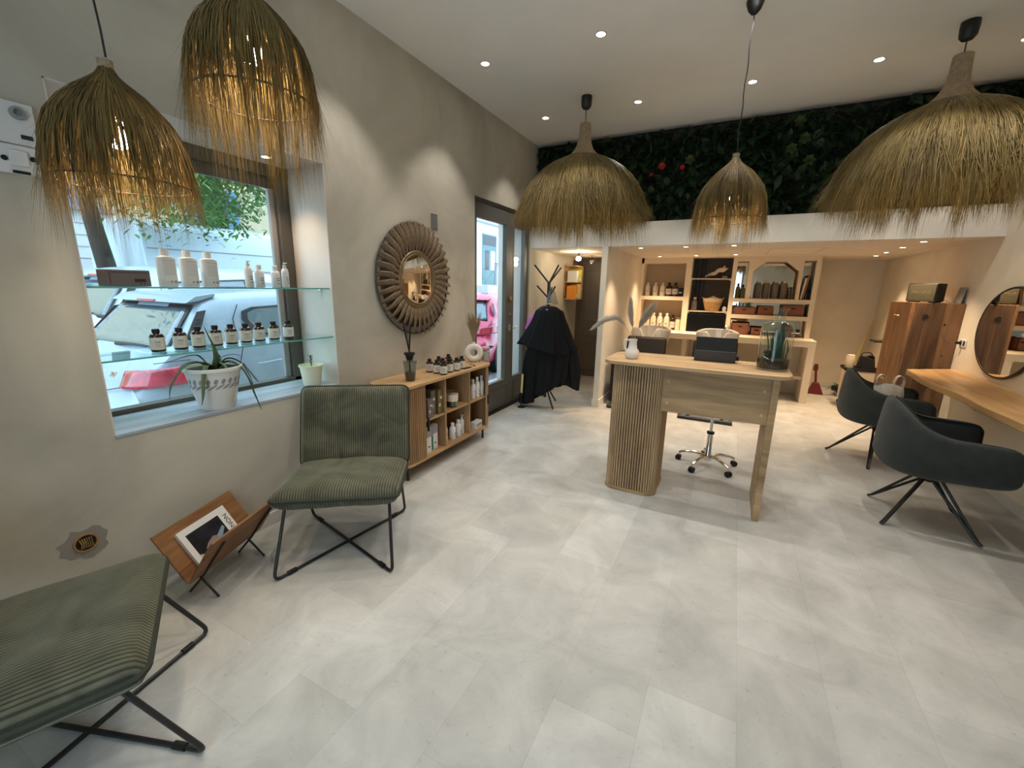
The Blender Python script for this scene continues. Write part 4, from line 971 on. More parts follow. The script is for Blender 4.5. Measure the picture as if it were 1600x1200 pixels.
def plume(pts, parent, seed, wid=.04, n=560, hair=.07):
    Rr = random.Random(seed); P = cat(pts, 8); m = MB(); m.tube(P, .0014, 5); N0 = len(P); BV = [.1]*len(m.v)
    for k in range(n):
        u = Rr.uniform(.35, 1); i = min(N0-2, int(u*(N0-1))); p = P[i]+(P[i+1]-P[i])*Rr.random(); t = (P[i+1]-P[i]).normalized()
        a = Rr.uniform(0, 6.28); s = t.orthogonal().normalized(); b = t.cross(s); o = s*math.cos(a)+b*math.sin(a); w = wid*math.sin(PI*min(1, (u-.3)/.75+.05))**.7
        L = hair*Rr.uniform(.5, 1.2)*(1.2-u*.5); e = p+t*L+o*w*Rr.uniform(.2, 1)+Vector((0, 0, -.012))
        m.tube([p, (p+e)/2+o*w*.25, e], [.0013, .0014, .0003], 3, cap=False); BV.extend([Rr.random()]*9)
    o_ = m.build('plume', M_PAMPAS, parent, ang=180); o_['kind'] = 'stuff'; a_ = o_.data.attributes.new('blade', 'FLOAT', 'POINT'); a_.data.foreach_set('value', BV); return o_
plume([(0, 0, .12), (-.04, .0, .20), (-.11, 0, .285), (-.20, -.01, .285), (-.275, -.02, .235)], pv, 1, .028)
plume([(0, 0, .12), (-.01, 0, .22), (-.03, .01, .32), (-.04, .02, .41)], pv, 2, .026)
plume([(0, 0, .12), (.03, 0, .22), (.07, 0, .31), (.115, 0, .385)], pv, 3, .04)
ps = thing('tablet_stand', 'black point of sale tablet terminal standing on the desk, seen from behind', 'cash register', (-.09, 3.36, 1.0005), .02)
MB().prism([(-.005, 0), (.11, 0), (.11, .012), (.03, .075), (-.015, .08)], -.135, .135, lambda u, v, w: (w, u-.02, v)).build('base', mat('charcoal plastic', (.03, .034, .04), .45), ps, bevel=.004)
MB().obox((0, .0, .115), (.27, .014, .12), Matrix.Rotation(math.radians(-18), 3, 'X')).build('screen', M_BLKPL, ps, bevel=.005)
MB().cbox((.145, .03, .03), (.022, .05, .03)).build('card_reader', M_BLKPL, ps, bevel=.003)
tj = thing('glass_terrarium', 'large clear glass bottle terrarium with green plants at the right of the desk', 'terrarium', (.262, 3.235, 1.0005))
gp = [(0, 0), (.085, 0), (.094, .006), (.097, .03), (.096, .26), (.085, .295), (.055, .312), (.036, .318), (.033, .33), (.033, .378), (.044, .392), (.044, .397), (.040, .3975)]
_g = MB().lathe(gp, 48); _g.f.pop(); _g.build('glass_jar', M_CLEAR, tj, ang=180)
MB().lathe([(0, .009), (.087, .011), (.091, .03), (.091, .07), (.05, .078), (0, .075)], 36).build('soil', M_SOIL, tj)
Rr = random.Random(9)
for k in range(32):
    a = Rr.uniform(0, 6.28); q = Rr.uniform(.01, .055); h = Rr.uniform(.13, .225); x, y = q*math.cos(a)+.012, q*math.sin(a); e = (max(-.06, min(.065, x*1.3)), min(.062, max(-.062, y*1.3)))
    blade([(x, y, .07), (x*1.05, y, .07+h*.5), (e[0]-.01, e[1], .07+h)], .032, tj, 'leaf', M_LEAFB)
vs = []; fs = []
for k in range(50):
    a = Rr.uniform(0, 6.28); leafmesh(vs, fs, (-.04+Rr.uniform(-.015, .015), -.02+Rr.uniform(-.015, .015), .08+Rr.uniform(0, .045)), (math.cos(a), math.sin(a), .6), (0, 0, 1), .035, .012, .3)
MB().add(vs, fs).build('rosette', M_LEAF, tj, ang=180)
MB().obox((-.045, -.06, .08), (.03, .012, .006), Matrix.Rotation(.4, 3, 'Y')).build('white_shell', M_WHITE, tj)

# ================================================================ ROLLING STOOL
so = thing('rolling_stool', 'chrome five-star rolling stool under the reception desk', 'stool', (-.06, 3.87, 0), math.radians(8))
MB().lathe([(.0, .055), (.03, .055), (.034, .075), (.030, .10), (.024, .11), (.024, .30), (.03, .302), (.03, .312), (.012, .314), (.0, .314)], 24).build('hub_column', M_CHROME, so)
MB().lathe([(.0295, .298), (.031, .298), (.031, .314), (.012, .316), (.012, .298)], 20).build('collar', M_BLKPL, so)
MB().tube([(0, 0, .31), (0, 0, .60)], .012, 14).build('gas_rod', M_CHROME, so)
MB().lathe([(0, .59), (.05, .59), (.17, .615), (.175, .64), (.172, .68), (.15, .70), (0, .702)], 36).build('seat', M_LEATH, so)
for k in range(5):
    a = 2*PI*k/5+.35; c, s = math.cos(a), math.sin(a); f = lambda r, z: (r*c, r*s, z)
    MB().tube([f(.02, .09), f(.10, .105), f(.19, .088), f(.235, .072)], [.016, .014, .012, .010], 10).build('leg', M_CHROME, so)
    w = MB(); x, y, z = f(.24, .024)
    for e in (-1, 1): w.tube([(x-s*.004*e, y+c*.004*e, z), (x-s*.019*e, y+c*.019*e, z)], .0238, 16)
    w.build('caster', M_BLKPL, so); MB().tube([f(.236, .03), f(.236, .075)], .007, 8).build('caster_stem', M_CHROME, so)

# ================================================================ BUCKET SWIVEL CHAIRS
def swivel(label, loc, rz, legrot):
    t = thing('swivel_armchair', label, 'armchair', loc, rz, 'slate grey swivel armchairs')
    # plan path of the shell centre line, facing +x
    half = [(.275, -.278), (.262, -.284), (.20, -.29), (.08, -.292), (-.04, -.285), (-.15, -.255), (-.225, -.185), (-.262, -.09), (-.272, 0)]
    plan = half+[(x, -y) for x, y in reversed(half[:-1])]
    tz_h = [.60, .64, .655, .66, .668, .715, .785, .822, .828]; bz_h = [.425, .405, .395, .39, .382, .375, .375, .38, .38]
    tz = tz_h+tz_h[-2::-1]; bz = bz_h+bz_h[-2::-1]
    C = cat([(x, y, 0) for x, y in plan], 5); Tz = cat([(z, 0, 0) for z in tz], 5); Bz = cat([(z, 0, 0) for z in bz], 5); n = len(C); vs = []; fs = []; sec = 16; tops = []
    for i in range(n):
        tn = (C[min(i+1, n-1)]-C[max(i-1, 0)]).normalized(); nr = Vector((tn.y, -tn.x, 0)); zt, zb = Tz[i].x, Bz[i].x; th = .062*min(1, .45+min(i, n-1-i)*.18)
        c = C[i]
        for k in range(sec):
            a = 2*PI*k/sec; ca, sa = math.cos(a), math.sin(a); px = (abs(ca)**.6)*(1 if ca > 0 else -1); pz = (abs(sa)**.45)*(1 if sa > 0 else -1)
            z = (zt+zb)/2+pz*(zt-zb)/2; f = (z-.37)/(.83-.37); lean = -.022+.026*f; taper = 1-.16*(1-min(1, max(0, (z-.37)/.12)))**2
            p = Vector((c.x*taper, c.y*taper, 0))+nr*(px*th/2+lean); vs.append((p.x, p.y, z))
            if k == sec//8+0: pass
        f = (zt-.37)/.46; tops.append(C[i]+nr*(th*.40-.022+.026*f)+Vector((0, 0, zt-.006)))
    for i in range(n-1):
        for k in range(sec): fs.append((i*sec+k, i*sec+(k+1) % sec, (i+1)*sec+(k+1) % sec, (i+1)*sec+k))
    fs.append(tuple(range(sec))); fs.append(tuple(reversed([(n-1)*sec+k for k in range(sec)])))
    sh = MB().add(vs, fs).build('shell', M_VELV, t, ang=180)
    MB().tube(tops, .0055, 7).build('piping', M_VELVP, sh)
    m, top, bot = pillow(.46, .47, .06, .12, lambda x, y, z: (x+.03, y, .452+z), seed=4, wob=.002); m.build('seat', M_VELV, t, ang=180)
    MB().prism(rrect(.48, .46, .12, 8, .02, 0), .372, .405, XYZ).build('seat_base', M_VELV, t, bevel=.01, seg=3)
    MB().lathe([(0, .285), (.028, .285), (.036, .30), (.036, .345), (.06, .36), (.06, .373), (0, .373)], 20).build('hub', M_BLACK, t)
    for k in range(4):
        a = legrot-rz+k*PI/2; c, s = math.cos(a), math.sin(a); e = Vector((c*.335, s*.335, .010)); w = Vector((-s, c, 0))
        m = MB()
        for z, o in ((.352, .014), (.30, -.014)):
            m.tube([Vector((c*.03, s*.03, z))+w*o, Vector((c*.31, s*.31, .026))+w*o*.3, e+w*o*.2], .009, 6)
        m.build('leg', M_BLACK, t)
    return t
swivel('slate grey swivel armchair nearest the viewer at the wall-mounted wooden counter', (1.285, 3.62, 0), math.radians(-4), math.radians(-49))
cB = swivel('slate grey swivel armchair farther back, with a white plastic bag on its seat', (1.275, 4.82, 0), math.radians(-6), math.radians(-14))
bg_ = thing('plastic_bag', 'white plastic carrier bag with two handles standing on the farther armchair', 'bag', (1.31, 4.86, .515), .1)
def bagf(u, v):
    a = 2*PI*u; ca, sa = math.cos(a), math.sin(a); w = .115*(1-.12*v)+.01*math.sin(5*a+v*4); d_ = .07*(1-.75*v**2)+.006*math.sin(7*a); return (w*(abs(ca)**.7)*(1 if ca > 0 else -1), d_*(abs(sa)**.7)*(1 if sa > 0 else -1), .001+.19*v+.012*math.sin(3*a)*v)
MB().grid(bagf, 36, 12, True).lathe([(0, .0012), (.10, .0012)], 16, sy=.6).build('bag_body', M_BAG, bg_, ang=180)
for s in (-1, 1):
    P = cat([(s*.095, 0, .17), (s*.10, .0, .23), (s*.075, .0, .275), (s*.045, .0, .265), (s*.03, .0, .21), (s*.035, 0, .165)], 5); b = MB(); vv = []; ff = []
    for p in P: vv += [(p.x, -.02, p.z), (p.x, .02, p.z)]
    for i in range(len(P)-1): ff.append((2*i, 2*i+1, 2*i+3, 2*i+2))
    b.add(vv, ff).build('handle', M_BAG, bg_, solid=.004, ang=180)
# wall counter slab
cs = thing('wall_counter', 'honey brown live-edge wooden slab counter fixed to the right wall', 'counter', (XR, 3.2, .80))
E1 = [(-.43, 1.995), (-.445, 1.75), (-.47, 1.45), (-.46, 1.15), (-.435, .85), (-.455, .5), (-.44, .1), (-.46, -.4), (-.45, -1.0), (-.44, -1.5)]
E2 = [(-.001, -1.5), (-.001, 2.28)]
P = [(p.x, p.y) for p in cat([(a, b, 0) for a, b in E1], 4)]
MB().prism(P+E2, -.035, .015, XYZ).build('slab', M_SLAB, cs, bevel=.006)
for y in (1.7, .4, -.9): MB().box(-.30, y-.015, -.055, -.001, y+.015, -.035).box(-.02, y-.015, -.25, -.001, y+.015, -.035).build('bracket', M_BLACK, cs)
# round mirror on the right wall
rm = thing('round_wall_mirror', 'thin black framed oval mirror on the right wall above the wooden counter', 'mirror', (XR, 4.76, 1.215))
MB().torus((-.012, 0, 0), .352, .0105, 'x', 64, 10, sy=1).build('rim', M_BLACK, rm)
MB().lathe([(0, 0), (.350, 0), (.350, .006), (0, .006)], 64).build('mirror_glass', M_MIRROR, rm, loc=(-.013, 0, 0)).rotation_euler = (0, -PI/2, 0)
MB().lathe([(0, 0), (.34, 0), (.34, .008), (0, .008)], 48).build('back_plate', M_BLACK, rm, loc=(-.001, 0, 0)).rotation_euler = (0, -PI/2, 0)
rm.scale = (1, 1.28, 1)
# ================================================================ TALL PLANK CABINET, SPEAKER, SOCKET
pc = thing('plank_cabinet', 'tall dark cabinet of old reclaimed planks against the right wall', 'cabinet', (1.54, 5.57, 0))
MB().box(.02, 0, 0, .385, .035, 1.425).build('front_panel', M_OLDW, pc, bevel=.003)
MB().box(0, 0, 0, .022, .68, 1.425).build('side_door', M_SIDEW, pc, bevel=.003)
MB().box(.022, .035, .02, .385, .68, .05).box(.022, .035, 1.40, .385, .68, 1.424).box(.36, .035, .05, .385, .68, 1.40).box(.022, .655, .05, .36, .68, 1.40).build('carcass', M_OLDW, pc)
kp = [(.022*(1+.3*math.cos(3*a))*math.cos(a), .03*(1+.2*math.sin(2*a+1))*math.sin(a)) for a in [2*PI*k/16 for k in range(16)]]
MB().prism([(u+.115, v+1.29) for u, v in kp], 0, .002, lambda u, v, w: (u, -w, v)).build('knot_hole', M_SOIL, pc)
for x, z, q in ((.27, 1.22, .35), (.30, .92, .25), (.16, .78, .3), (.25, .60, .3), (.31, .80, .2)):
    MB().prism([(u*q+x, v*q*1.4+z) for u, v in kp], 0, .0015, lambda u, v, w: (u, -w, v)).build('knot', M_SOIL, pc)
MB().tube([(-.003, .30, 1.285), (-.022, .30, 1.285), (-.022, .40, 1.285), (-.003, .40, 1.285)], .004).build('pull', M_BRASS, pc)
MB().tube([(-.003, .25, .60), (-.022, .25, .60), (-.022, .38, .60), (-.003, .38, .60)], .004).build('pull', M_BRASS, pc)
spk = thing('portable_speaker', 'black box loudspeaker with olive grille on top of the plank cabinet', 'speaker', (1.66, 5.70, 1.4265), math.radians(-38))
MB().prism(rrect(.235, .17, .012), 0, .175, lambda u, v, w: (u, v, w+.008)).build('case', M_LEATH, spk, bevel=.006)
MB().box(-.106, -.092, .02, .106, -.0845, .172).build('grille', M_GRILL, spk, bevel=.003)
text('Marshall', .045, M_GOLD, spk, (0, -.0925, .095), (PI/2, 0, 0), 'logo', .001)
MB().box(-.108, -.0935, .012, .108, -.08, .019).build('trim_strip', M_BRASS, spk)
for x in (-.08, .08): MB().box(x-.03, -.05, 0, x+.03, .05, .0085).build('foot', M_BLKPL, spk)
_c = [(.09, -.02, .05), (.16, -.10, .003), (.19, -.135, -.02), (.195, -.137, -.16), (.175, -.137, -.25), (.15, -.137, -.31), (.19, -.145, -.355), (.226, -.19, -.362)]
_r = Matrix.Rotation(math.radians(38), 3, 'Z'); MB().tube(cat([tuple(_r@Vector(p)) for p in _c], 6), .0028, 6).build('power_cable', M_STEMW, spk)
bkc = thing('grey_board', 'dark grey board leaning on the wall behind the speaker', 'board', (1.895, 5.66, 1.4265))
MB().obox((.005, 0, .075), (.012, .13, .15), Matrix.Rotation(.12, 3, 'Y')).build('board', M_GREY, bkc, bevel=.002)
sk = thing('wall_socket', 'white double wall socket with a plugged-in cable beside the plank cabinet', 'socket', (XR, 5.43, 1.065))
MB().box(-.009, -.055, -.036, 0, .075, .036).build('plate', M_WHITE, sk, bevel=.003)
for y in (-.022, .04): MB().cbox((-.010, y, 0), (.004, .034, .044)).build('insert', M_INK, sk, bevel=.004)
MB().tube([(-.012, .04, 0), (-.035, .04, 0), (-.045, .05, -.006)], [.013, .013, .006], 12).build('plug', M_BLKPL, sk)
# ================================================================ BACK CORNER BITS
tl = thing('salon_trolley', 'small black topped salon trolley between the plank cabinet and the back wall', 'trolley', (1.60, 7.1, 0))
MB().box(-.21, -.15, .50, .17, .15, .515).box(-.21, -.15, .515, -.2, .15, .535).box(.16, -.15, .515, .17, .15, .535).box(-.21, -.15, .515, .17, -.14, .535).box(-.21, .14, .515, .17, .15, .535).build('tray', M_BLKPL, tl, bevel=.003)
MB().box(-.19, -.13, .09, .15, .13, .50).build('cabinet_body', M_UNIT, tl, bevel=.004)
for z in (.12, .25, .38): MB().box(-.18, -.137, z, .14, -.130, z+.11).build('drawer', M_PALEW, tl, bevel=.003)
for x in (-.16, .12):
    for y in (-.1, .1): MB().tube([(x, y-.01, .03), (x, y+.01, .03)], .03, 14).tube([(x, y, .03), (x, y, .09)], .008).build('caster', M_BLKPL, tl)
hb = thing('black_handbag', 'black open bag lying on the salon trolley', 'bag', (1.63, 7.1, .516), .1)
def hbf(u, v):
    a = 2*PI*u; return (.105*math.cos(a)*(1-.25*v), .075*math.sin(a)*(1-.4*v), .002+.165*v+.02*math.sin(2*a)*v)
MB().grid(hbf, 32, 10, True).build('bag_body', M_LEATH, hb, solid=.006)
MB().tube(cat([(-.07, 0, .15), (-.05, .02, .21), (.03, .02, .22), (.07, 0, .16)], 5), .007).build('strap', M_LEATH, hb)
jc = thing('cream_canister', 'pale canister standing on the salon trolley left of the black bag', 'canister', (1.47, 7.16, .516))
MB().lathe([(0, 0), (.048, 0), (.05, .01), (.05, .15), (.045, .16), (0, .16)], 24).build('body', M_UNIT, jc); MB().lathe([(.045, .158), (.047, .17), (.02, .176), (0, .176)], 24).build('lid', M_LINEN, jc)
br = thing('broom', 'broom with pale green handle leaning in the back corner', 'broom', (1.86, 8.34, 0))
MB().tube([(-.20, -.16, .05), (.055, .085, 1.10)], .013, 10).build('handle', M_YEL, br)
MB().obox((-.215, -.17, .04), (.28, .07, .075), Matrix.Rotation(.3, 3, 'Z')).build('brush_head', M_BLKPL, br, bevel=.01)
ws = thing('corner_shelf', 'small dark wall shelf behind the plank cabinet', 'shelf', (1.925, 7.2, .88))
MB().box(-.26, -.12, 0, 0, .12, .02).build('board', M_BLKPL, ws, bevel=.003); MB().box(-.14, -.07, .0205, -.02, .07, .05).build('bracket_top', M_GREY, ws, bevel=.005)
dp = thing('dustpan', 'dark red upright lobby dustpan on the floor beside the shelving unit', 'dustpan', (1.23, 7.72, 0))
MB().prism([(-.10, 0), (.10, 0), (.03, .17), (-.045, .17)], -.09, .05, lambda u, v, w: (u, w*(1-v*3), v)).build('pan', M_REDPL, dp, bevel=.006)
MB().tube([(0, .0, .085), (-.03, .06, .40)], .016, 10).build('handle', M_REDPL, dp); MB().lathe([(0, 0), (.028, 0), (.032, .05), (.022, .10), (0, .105)], 16).build('grip', M_REDPL, dp, loc=(-.03, .06, .34))
fp = thing('floor_plant', 'dark leafy branch in a low black wire stand on the floor at the back', 'plant', (1.56, 7.75, 0))
vs = []; fs = []; Rr = random.Random(2)
for k in range(46):
    a = Rr.uniform(0, 6.28); leafmesh(vs, fs, (Rr.uniform(-.04, .04), Rr.uniform(-.04, .04), .12), (math.cos(a), math.sin(a), Rr.uniform(.1, .6)), (0, 0, 1), Rr.uniform(.12, .26), .025, .3)
MB().add(vs, fs).build('leaves', M_LEAFB, fp, ang=180)
fw = MB().torus((0, 0, .10), .10, .005, n=24, m=6)
for k in range(3): a = k*2.1; fw.tube([(.10*math.cos(a), .10*math.sin(a), .10), (.13*math.cos(a), .13*math.sin(a), .004)], .005, 6)
fw.build('stand', M_BLACK, fp); MB().lathe([(0, .03), (.06, .03), (.085, .12), (.075, .12), (0, .11)], 20).build('pot', M_BLKPL, fp)

# ================================================================ SHELVING UNIT
U0, U1, UY, UZ = -1.43, .98, 7.28, ZS
su = thing('shelving_unit', 'cream plastered shelving unit with counter across the back of the room', 'shelving unit', (0, 0, 0))
m = MB()
m.box(U0, UY, .86, -1.39, 7.56, UZ); m.box(-.750, UY, .86, -.665, 7.56, UZ); m.box(-.105, UY, .86, -.045, 7.56, UZ); m.box(.920, UY, .86, U1, 7.56, UZ)
m.box(U0, UY, 1.912, -.750, 7.56, UZ); m.box(-.045, UY, 1.930, .920, 7.56, UZ)
m.box(-1.39, UY, 1.340, -.750, 7.56, 1.398); m.box(-.045, UY, 1.340, .920, 7.56, 1.396); m.box(-.045, UY, 1.103, .920, 7.56, 1.160)
m.build('frame', M_UNIT, su, smooth=False)
# arched front panel over the right-hand top row
def panel_with_holes(x0, x1, z0, z1, holes, y0, y1, mm, nm):
    """thin board built as strips round an octagonal arch"""
    b = MB(); hx0, hx1, ht0, htx0, htx1, hz = holes
    b.box(x0, y0, z0, hx0, y1, z1).box(hx1, y0, z0, x1, y1, z1)
    b.prism([(hx0, ht0), (htx0, hz), (htx0, z1), (hx0, z1)], y0, y1, lambda u, v, w: (u, w, v))
    b.prism([(htx0, hz), (htx1, hz), (htx1, z1), (htx0, z1)], y0, y1, lambda u, v, w: (u, w, v))
    b.prism([(htx1, hz), (hx1, ht0), (hx1, z1), (htx1, z1)], y0, y1, lambda u, v, w: (u, w, v))
    return b.build(nm, mm, su, smooth=False)
panel_with_holes(.104, .778, 1.396, 1.930, (.165, .735, 1.785, .325, .565, 1.932-.012), UY+.002, UY+.045, M_UNIT, 'arch_panel')
MB().box(.104, UY+.045, 1.396, .116, 7.56, 1.93).box(.766, UY+.045, 1.396, .778, 7.56, 1.93).build('slot_side', M_UNIT, su, smooth=False)
MB().box(-.045, 7.545, 1.16, .92, 7.556, 1.34).box(-.045, 7.545, .90, .92, 7.556, 1.103).box(-.045, 7.545, 1.396, .92, 7.556, 1.93).build('mirror_back', M_MIRROR, su)
MB().box(-1.39, 7.545, .86, -.75, 7.556, 1.912).build('back_panel', M_BACKP, su)
MB().box(-.665, 7.55, .86, -.105, 7.558, UZ).build('dark_back_panel', mat('dark back panel', (.055, .045, .035), .6), su)
MB().box(-.62, 7.5, .90, -.60, 7.55, 1.97).box(-.56, 7.48, .90, -.54, 7.55, 1.97).box(-.50, 7.5, 1.2, -.485, 7.55, 1.97).build('pipes', M_BLKPL, su)
for z in (1.68, 1.185):
    MB().box(-.663, UY+.02, z-.012, -.107, 7.54, z+.003).build('thin_shelf', M_PALEW, su, bevel=.002)
    for x in (-.655, -.115): MB().cbox((x, UY+.03, z-.022), (.016, .016, .02)).build('shelf_pin', M_WHITE, su)
MB().box(-1.43, 6.88, .775, 1.02, 7.30, .86).box(U0, 7.28, .775, .98, 7.56, .86).build('worktop', M_UNIT, su, bevel=.003)
MB().box(.935, 6.88, 0, 1.02, 7.56, .775).build('end_panel', M_UNIT, su, smooth=False)
MB().box(-.665, 6.98, 0, -.60, 7.56, .775).build('counter_divider', M_UNIT, su, smooth=False)
MB().box(-1.43, 7.50, .0, .935, 7.56, .775).build('counter_back', M_UNIT, su, smooth=False)
MB().box(-.60, 7.05, .30, .935, 7.5, .34).build('low_shelf', M_UNIT, su, smooth=False)
def tall(label, loc, h, r, m, capm, group, name='shelf_bottle', labm=None):
    t = thing(name, label, 'bottle', loc, 0, group)
    MB().lathe([(0, 0), (r, .002), (r, h*.62), (r*.8, h*.74), (r*.4, h*.82), (r*.4, h*.85)], 18).build('body', m, t)
    MB().lathe([(r*.5, h*.84), (r*.5, h*.97), (0, h)], 14).build('cap', capm, t)
    if labm: MB().lathe([(r*1.02, h*.15), (r*1.03, h*.15), (r*1.03, h*.55), (r*1.02, h*.55)], 18).build('label', labm, t)
    MB().box(-r*.35, -r*1.06, h*.35, r*.35, -r*1.03, h*.38).build('print', M_INK, t); return t
z1, z2 = 1.3985, .8605
g = 'bottles in the upper left compartment'
for x, lb in ((-1.327, 'pale bottle at the far left of the upper left compartment'), (-1.201, 'pale bottle second from the left in the upper left compartment'), (-1.090, 'pale bottle beside the dark bottles in the upper left compartment')): tall(lb, (x, 7.40, z1), .215, .042, M_LINEN, M_LINEN, g)
for x, lb in ((-.992, 'dark brown bottle with pale label, left one in the upper left compartment'), (-.894, 'dark brown bottle with pale label, right one in the upper left compartment')): tall(lb, (x, 7.40, z1), .22, .043, M_AMBER, M_BLKPL, g, 'shelf_bottle', M_LABEL)
t = carton('dark_product_box', 'small dark box with white print at the right of the upper left compartment', (-.805, 7.42, z1), (.085, .08, .135), M_BLKPL, (('print', (-.03, -.0412, .05, .02, -.0402, .07), M_LABEL),), 0, None)
carton('dark_tray_box', 'flat dark box standing under the small dark box on the upper left shelf', (-.90, 7.49, z1), (.24, .06, .02), M_AMBER)
g = 'bottles in the lower left compartment'
for x, lb in ((-1.295, 'white bottle behind the pampas plumes in the lower left compartment'), (-1.19, 'white straight bottle, second from the left in the lower left compartment'), (-1.085, 'white straight bottle, third from the left in the lower left compartment'), (-.98, 'white straight bottle next to the amber one in the lower left compartment')): tall(lb, (x, 7.40, z2), .27, .046, M_LINEN, M_WHITE, g, 'shelf_bottle')
tall('amber bottle with label in the lower left compartment', (-.888, 7.40, z2), .245, .040, M_AMBER, M_BLKPL, g, 'shelf_bottle', M_LABEL)
jr = thing('product_jar', 'clear jar with white label at the right of the lower left compartment', 'jar', (-.80, 7.40, z2))
MB().lathe([(0, 0), (.042, .002), (.042, .17), (.036, .175)], 20).build('body', M_LINEN, jr); MB().lathe([(.038, .172), (.04, .205), (0, .207)], 20).build('lid', M_TAUPEB, jr)
bs = thing('woven_basket', 'round woven seagrass basket on the middle dark shelf', 'basket', (-.325, 7.38, 1.1885)); bs.scale = (.94, .94, .94)
MB().lathe([(0, .001), (.095, .001), (.105, .02), (.135, .13), (.142, .15)], 36).build('basket_body', M_BASKET, bs, solid=.006)
MB().lathe([(.136, .135), (.148, .16), (.155, .205), (.145, .21), (.135, .16)], 36).build('rim', M_BASKETL, bs)
for s in (-1, 1): MB().tube(cat([(s*.14, -.03, .19), (s*.165, 0, .225), (s*.14, .03, .19)], 5), .007).build('handle', M_BASKETL, bs)
MB().grid(lambda u, v: (.12*math.cos(6.28*u)*(1-v), .12*math.sin(6.28*u)*(1-v), .19+.05*v+.01*math.sin(19*u)), 30, 6, True).build('towels', M_LINEN, bs)
t = tall('grey brown pump bottle at the left of the basket on the dark shelf', (-.585, 7.42, 1.1885), .21, .045, M_TAUPEB, M_LINEN, None)
pf = thing('folded_cloth', 'pale crumpled cloth hanging over the top dark shelf', 'cloth', (-.30, 7.40, 1.6835))
def clf(u, v): return (-.13+.26*u-.06*v+.02*math.sin(9*v), -.03+.06*v+.03*math.sin(6*u), .03+.16*v*u+.10*u*(1-v)+.012*math.sin(14*u+5*v))
MB().grid(clf, 16, 10).build('cloth', M_LINEN, pf, ang=180, solid=.008)
MB().cbox((.10, 0, .02), (.07, .05, .035)).build('soap_block', M_BACKP, pf, bevel=.006)
wp = thing('white_figurine', 'tiny white ornament at the right end of the basket shelf', 'ornament', (-.15, 7.34, 1.1885))
MB().lathe([(0, 0), (.028, .002), (.024, .03), (.03, .05), (.016, .075), (0, .08)], 12).build('body', M_WHITE, wp)
mo = thing('black_monitor', 'black flat screen filling the lowest dark compartment above the counter', 'monitor', (-.385, 7.33, .8605))
MB().box(-.270, -.02, .0, .270, .01, .288).build('bezel', M_BLKPL, mo, bevel=.004); MB().box(-.262, -.0215, .010, .262, -.0195, .280).build('screen', M_BLKGL, mo)
g = 'taupe lidded bottles in front of the arch mirror'
for x, lb in ((.262, 'taupe bottle farthest left inside the arch'), (.370, 'taupe bottle second from the left inside the arch'), (.482, 'taupe bottle second from the right inside the arch'), (.592, 'taupe bottle farthest right of the large ones inside the arch')):
    t = thing('taupe_bottle', lb, 'bottle', (x, 7.41, z1), 0, g)
    MB().lathe([(0, 0), (.045, .002), (.046, .19), (.040, .215), (.028, .228), (.02, .23)], 24).build('body', M_TAUPEB, t); MB().lathe([(.02, .228), (.02, .24), (.03, .243), (.026, .255), (0, .257)], 16).build('pump', M_LINEN, t)
for x, lb in ((.668, 'small dark capped bottle, left of the pair at the right inside the arch'), (.708, 'small dark capped bottle, right of the pair at the right inside the arch')): tall(lb, (x, 7.40, z1), .175, .018, M_TAUPEB, M_BLKPL, 'small dark bottles inside the arch')
for x, h, lb in ((.0, .22, 'olive bottle standing left in the narrow left mirror slot'), (.065, .20, 'olive bottle standing right in the narrow left mirror slot')): tall(lb, (x, 7.38, z1), h, .032, M_OLIVE, M_BLKPL, 'olive bottles in the narrow left slot')
for k, (x, w, h, c, lb) in enumerate(((.800, .02, .30, M_LINEN, 'pale leaning book in the narrow right slot'), (.826, .022, .34, M_SIDEW, 'red brown leaning book in the narrow right slot'), (.846, .018, .27, M_BLKPL, 'dark leaning book in the narrow right slot'))):
    t = thing('leaning_book', lb, 'book', (x, 7.40, z1+.002), 0, 'books leaning in the narrow right slot'); MB().obox((.02, 0, h/2), (w, .17, h), Matrix.Rotation(.11, 3, 'Y')).build('cover', c, t, bevel=.002)
tall('dark round bottle at the right of the leaning books', (.896, 7.34, z1), .19, .018, M_BLKPL, M_BLKPL, None)
g = 'red brown wooden boxes in the mirror-backed rows'
for (x0, x1, z, h, lb) in ((-.03, .27, 1.1605, .105, 'red brown wooden box at the left of the upper mirror row'), (.29, .50, 1.1605, .13, 'red brown wooden box in the middle of the upper mirror row'), (.60, .88, 1.1605, .155, 'large red brown wooden box at the right of the upper mirror row'),
                          (-.02, .22, .8605, .17, 'red brown wooden box at the left of the lower mirror row'), (.24, .40, .8605, .11, 'low red brown wooden box left of the glass terrarium in the lower mirror row'), (.66, .76, .8605, .15, 'brown wooden box at the right end of the lower mirror row')):
    t = thing('wooden_box', lb, 'box', ((x0+x1)/2, 7.40, z), 0, g); w = (x1-x0)/2
    MB().box(-w, -.09, 0, w, -.08, h).box(-w, .07, 0, w, .08, h).box(-w, -.09, 0, -w+.01, .08, h).box(w-.01, -.09, 0, w, .08, h).box(-w, -.09, 0, w, .08, .01).build('box_body', M_BRICK, t, bevel=.001)
    MB().cbox((0, -.092, h*.7), (.05, .006, .018)).build('grip', M_BLKPL, t)
for x, wh in ((.01, 'farthest left'), (.05, 'second from the left'), (.10, 'second from the right'), (.15, 'farthest right')): tall('grey slim bottle '+wh+' in the upper left wooden box', (x, 7.40, 1.171), .15, .018, M_GREY, M_GREY, 'slim bottles in the upper left wooden box')

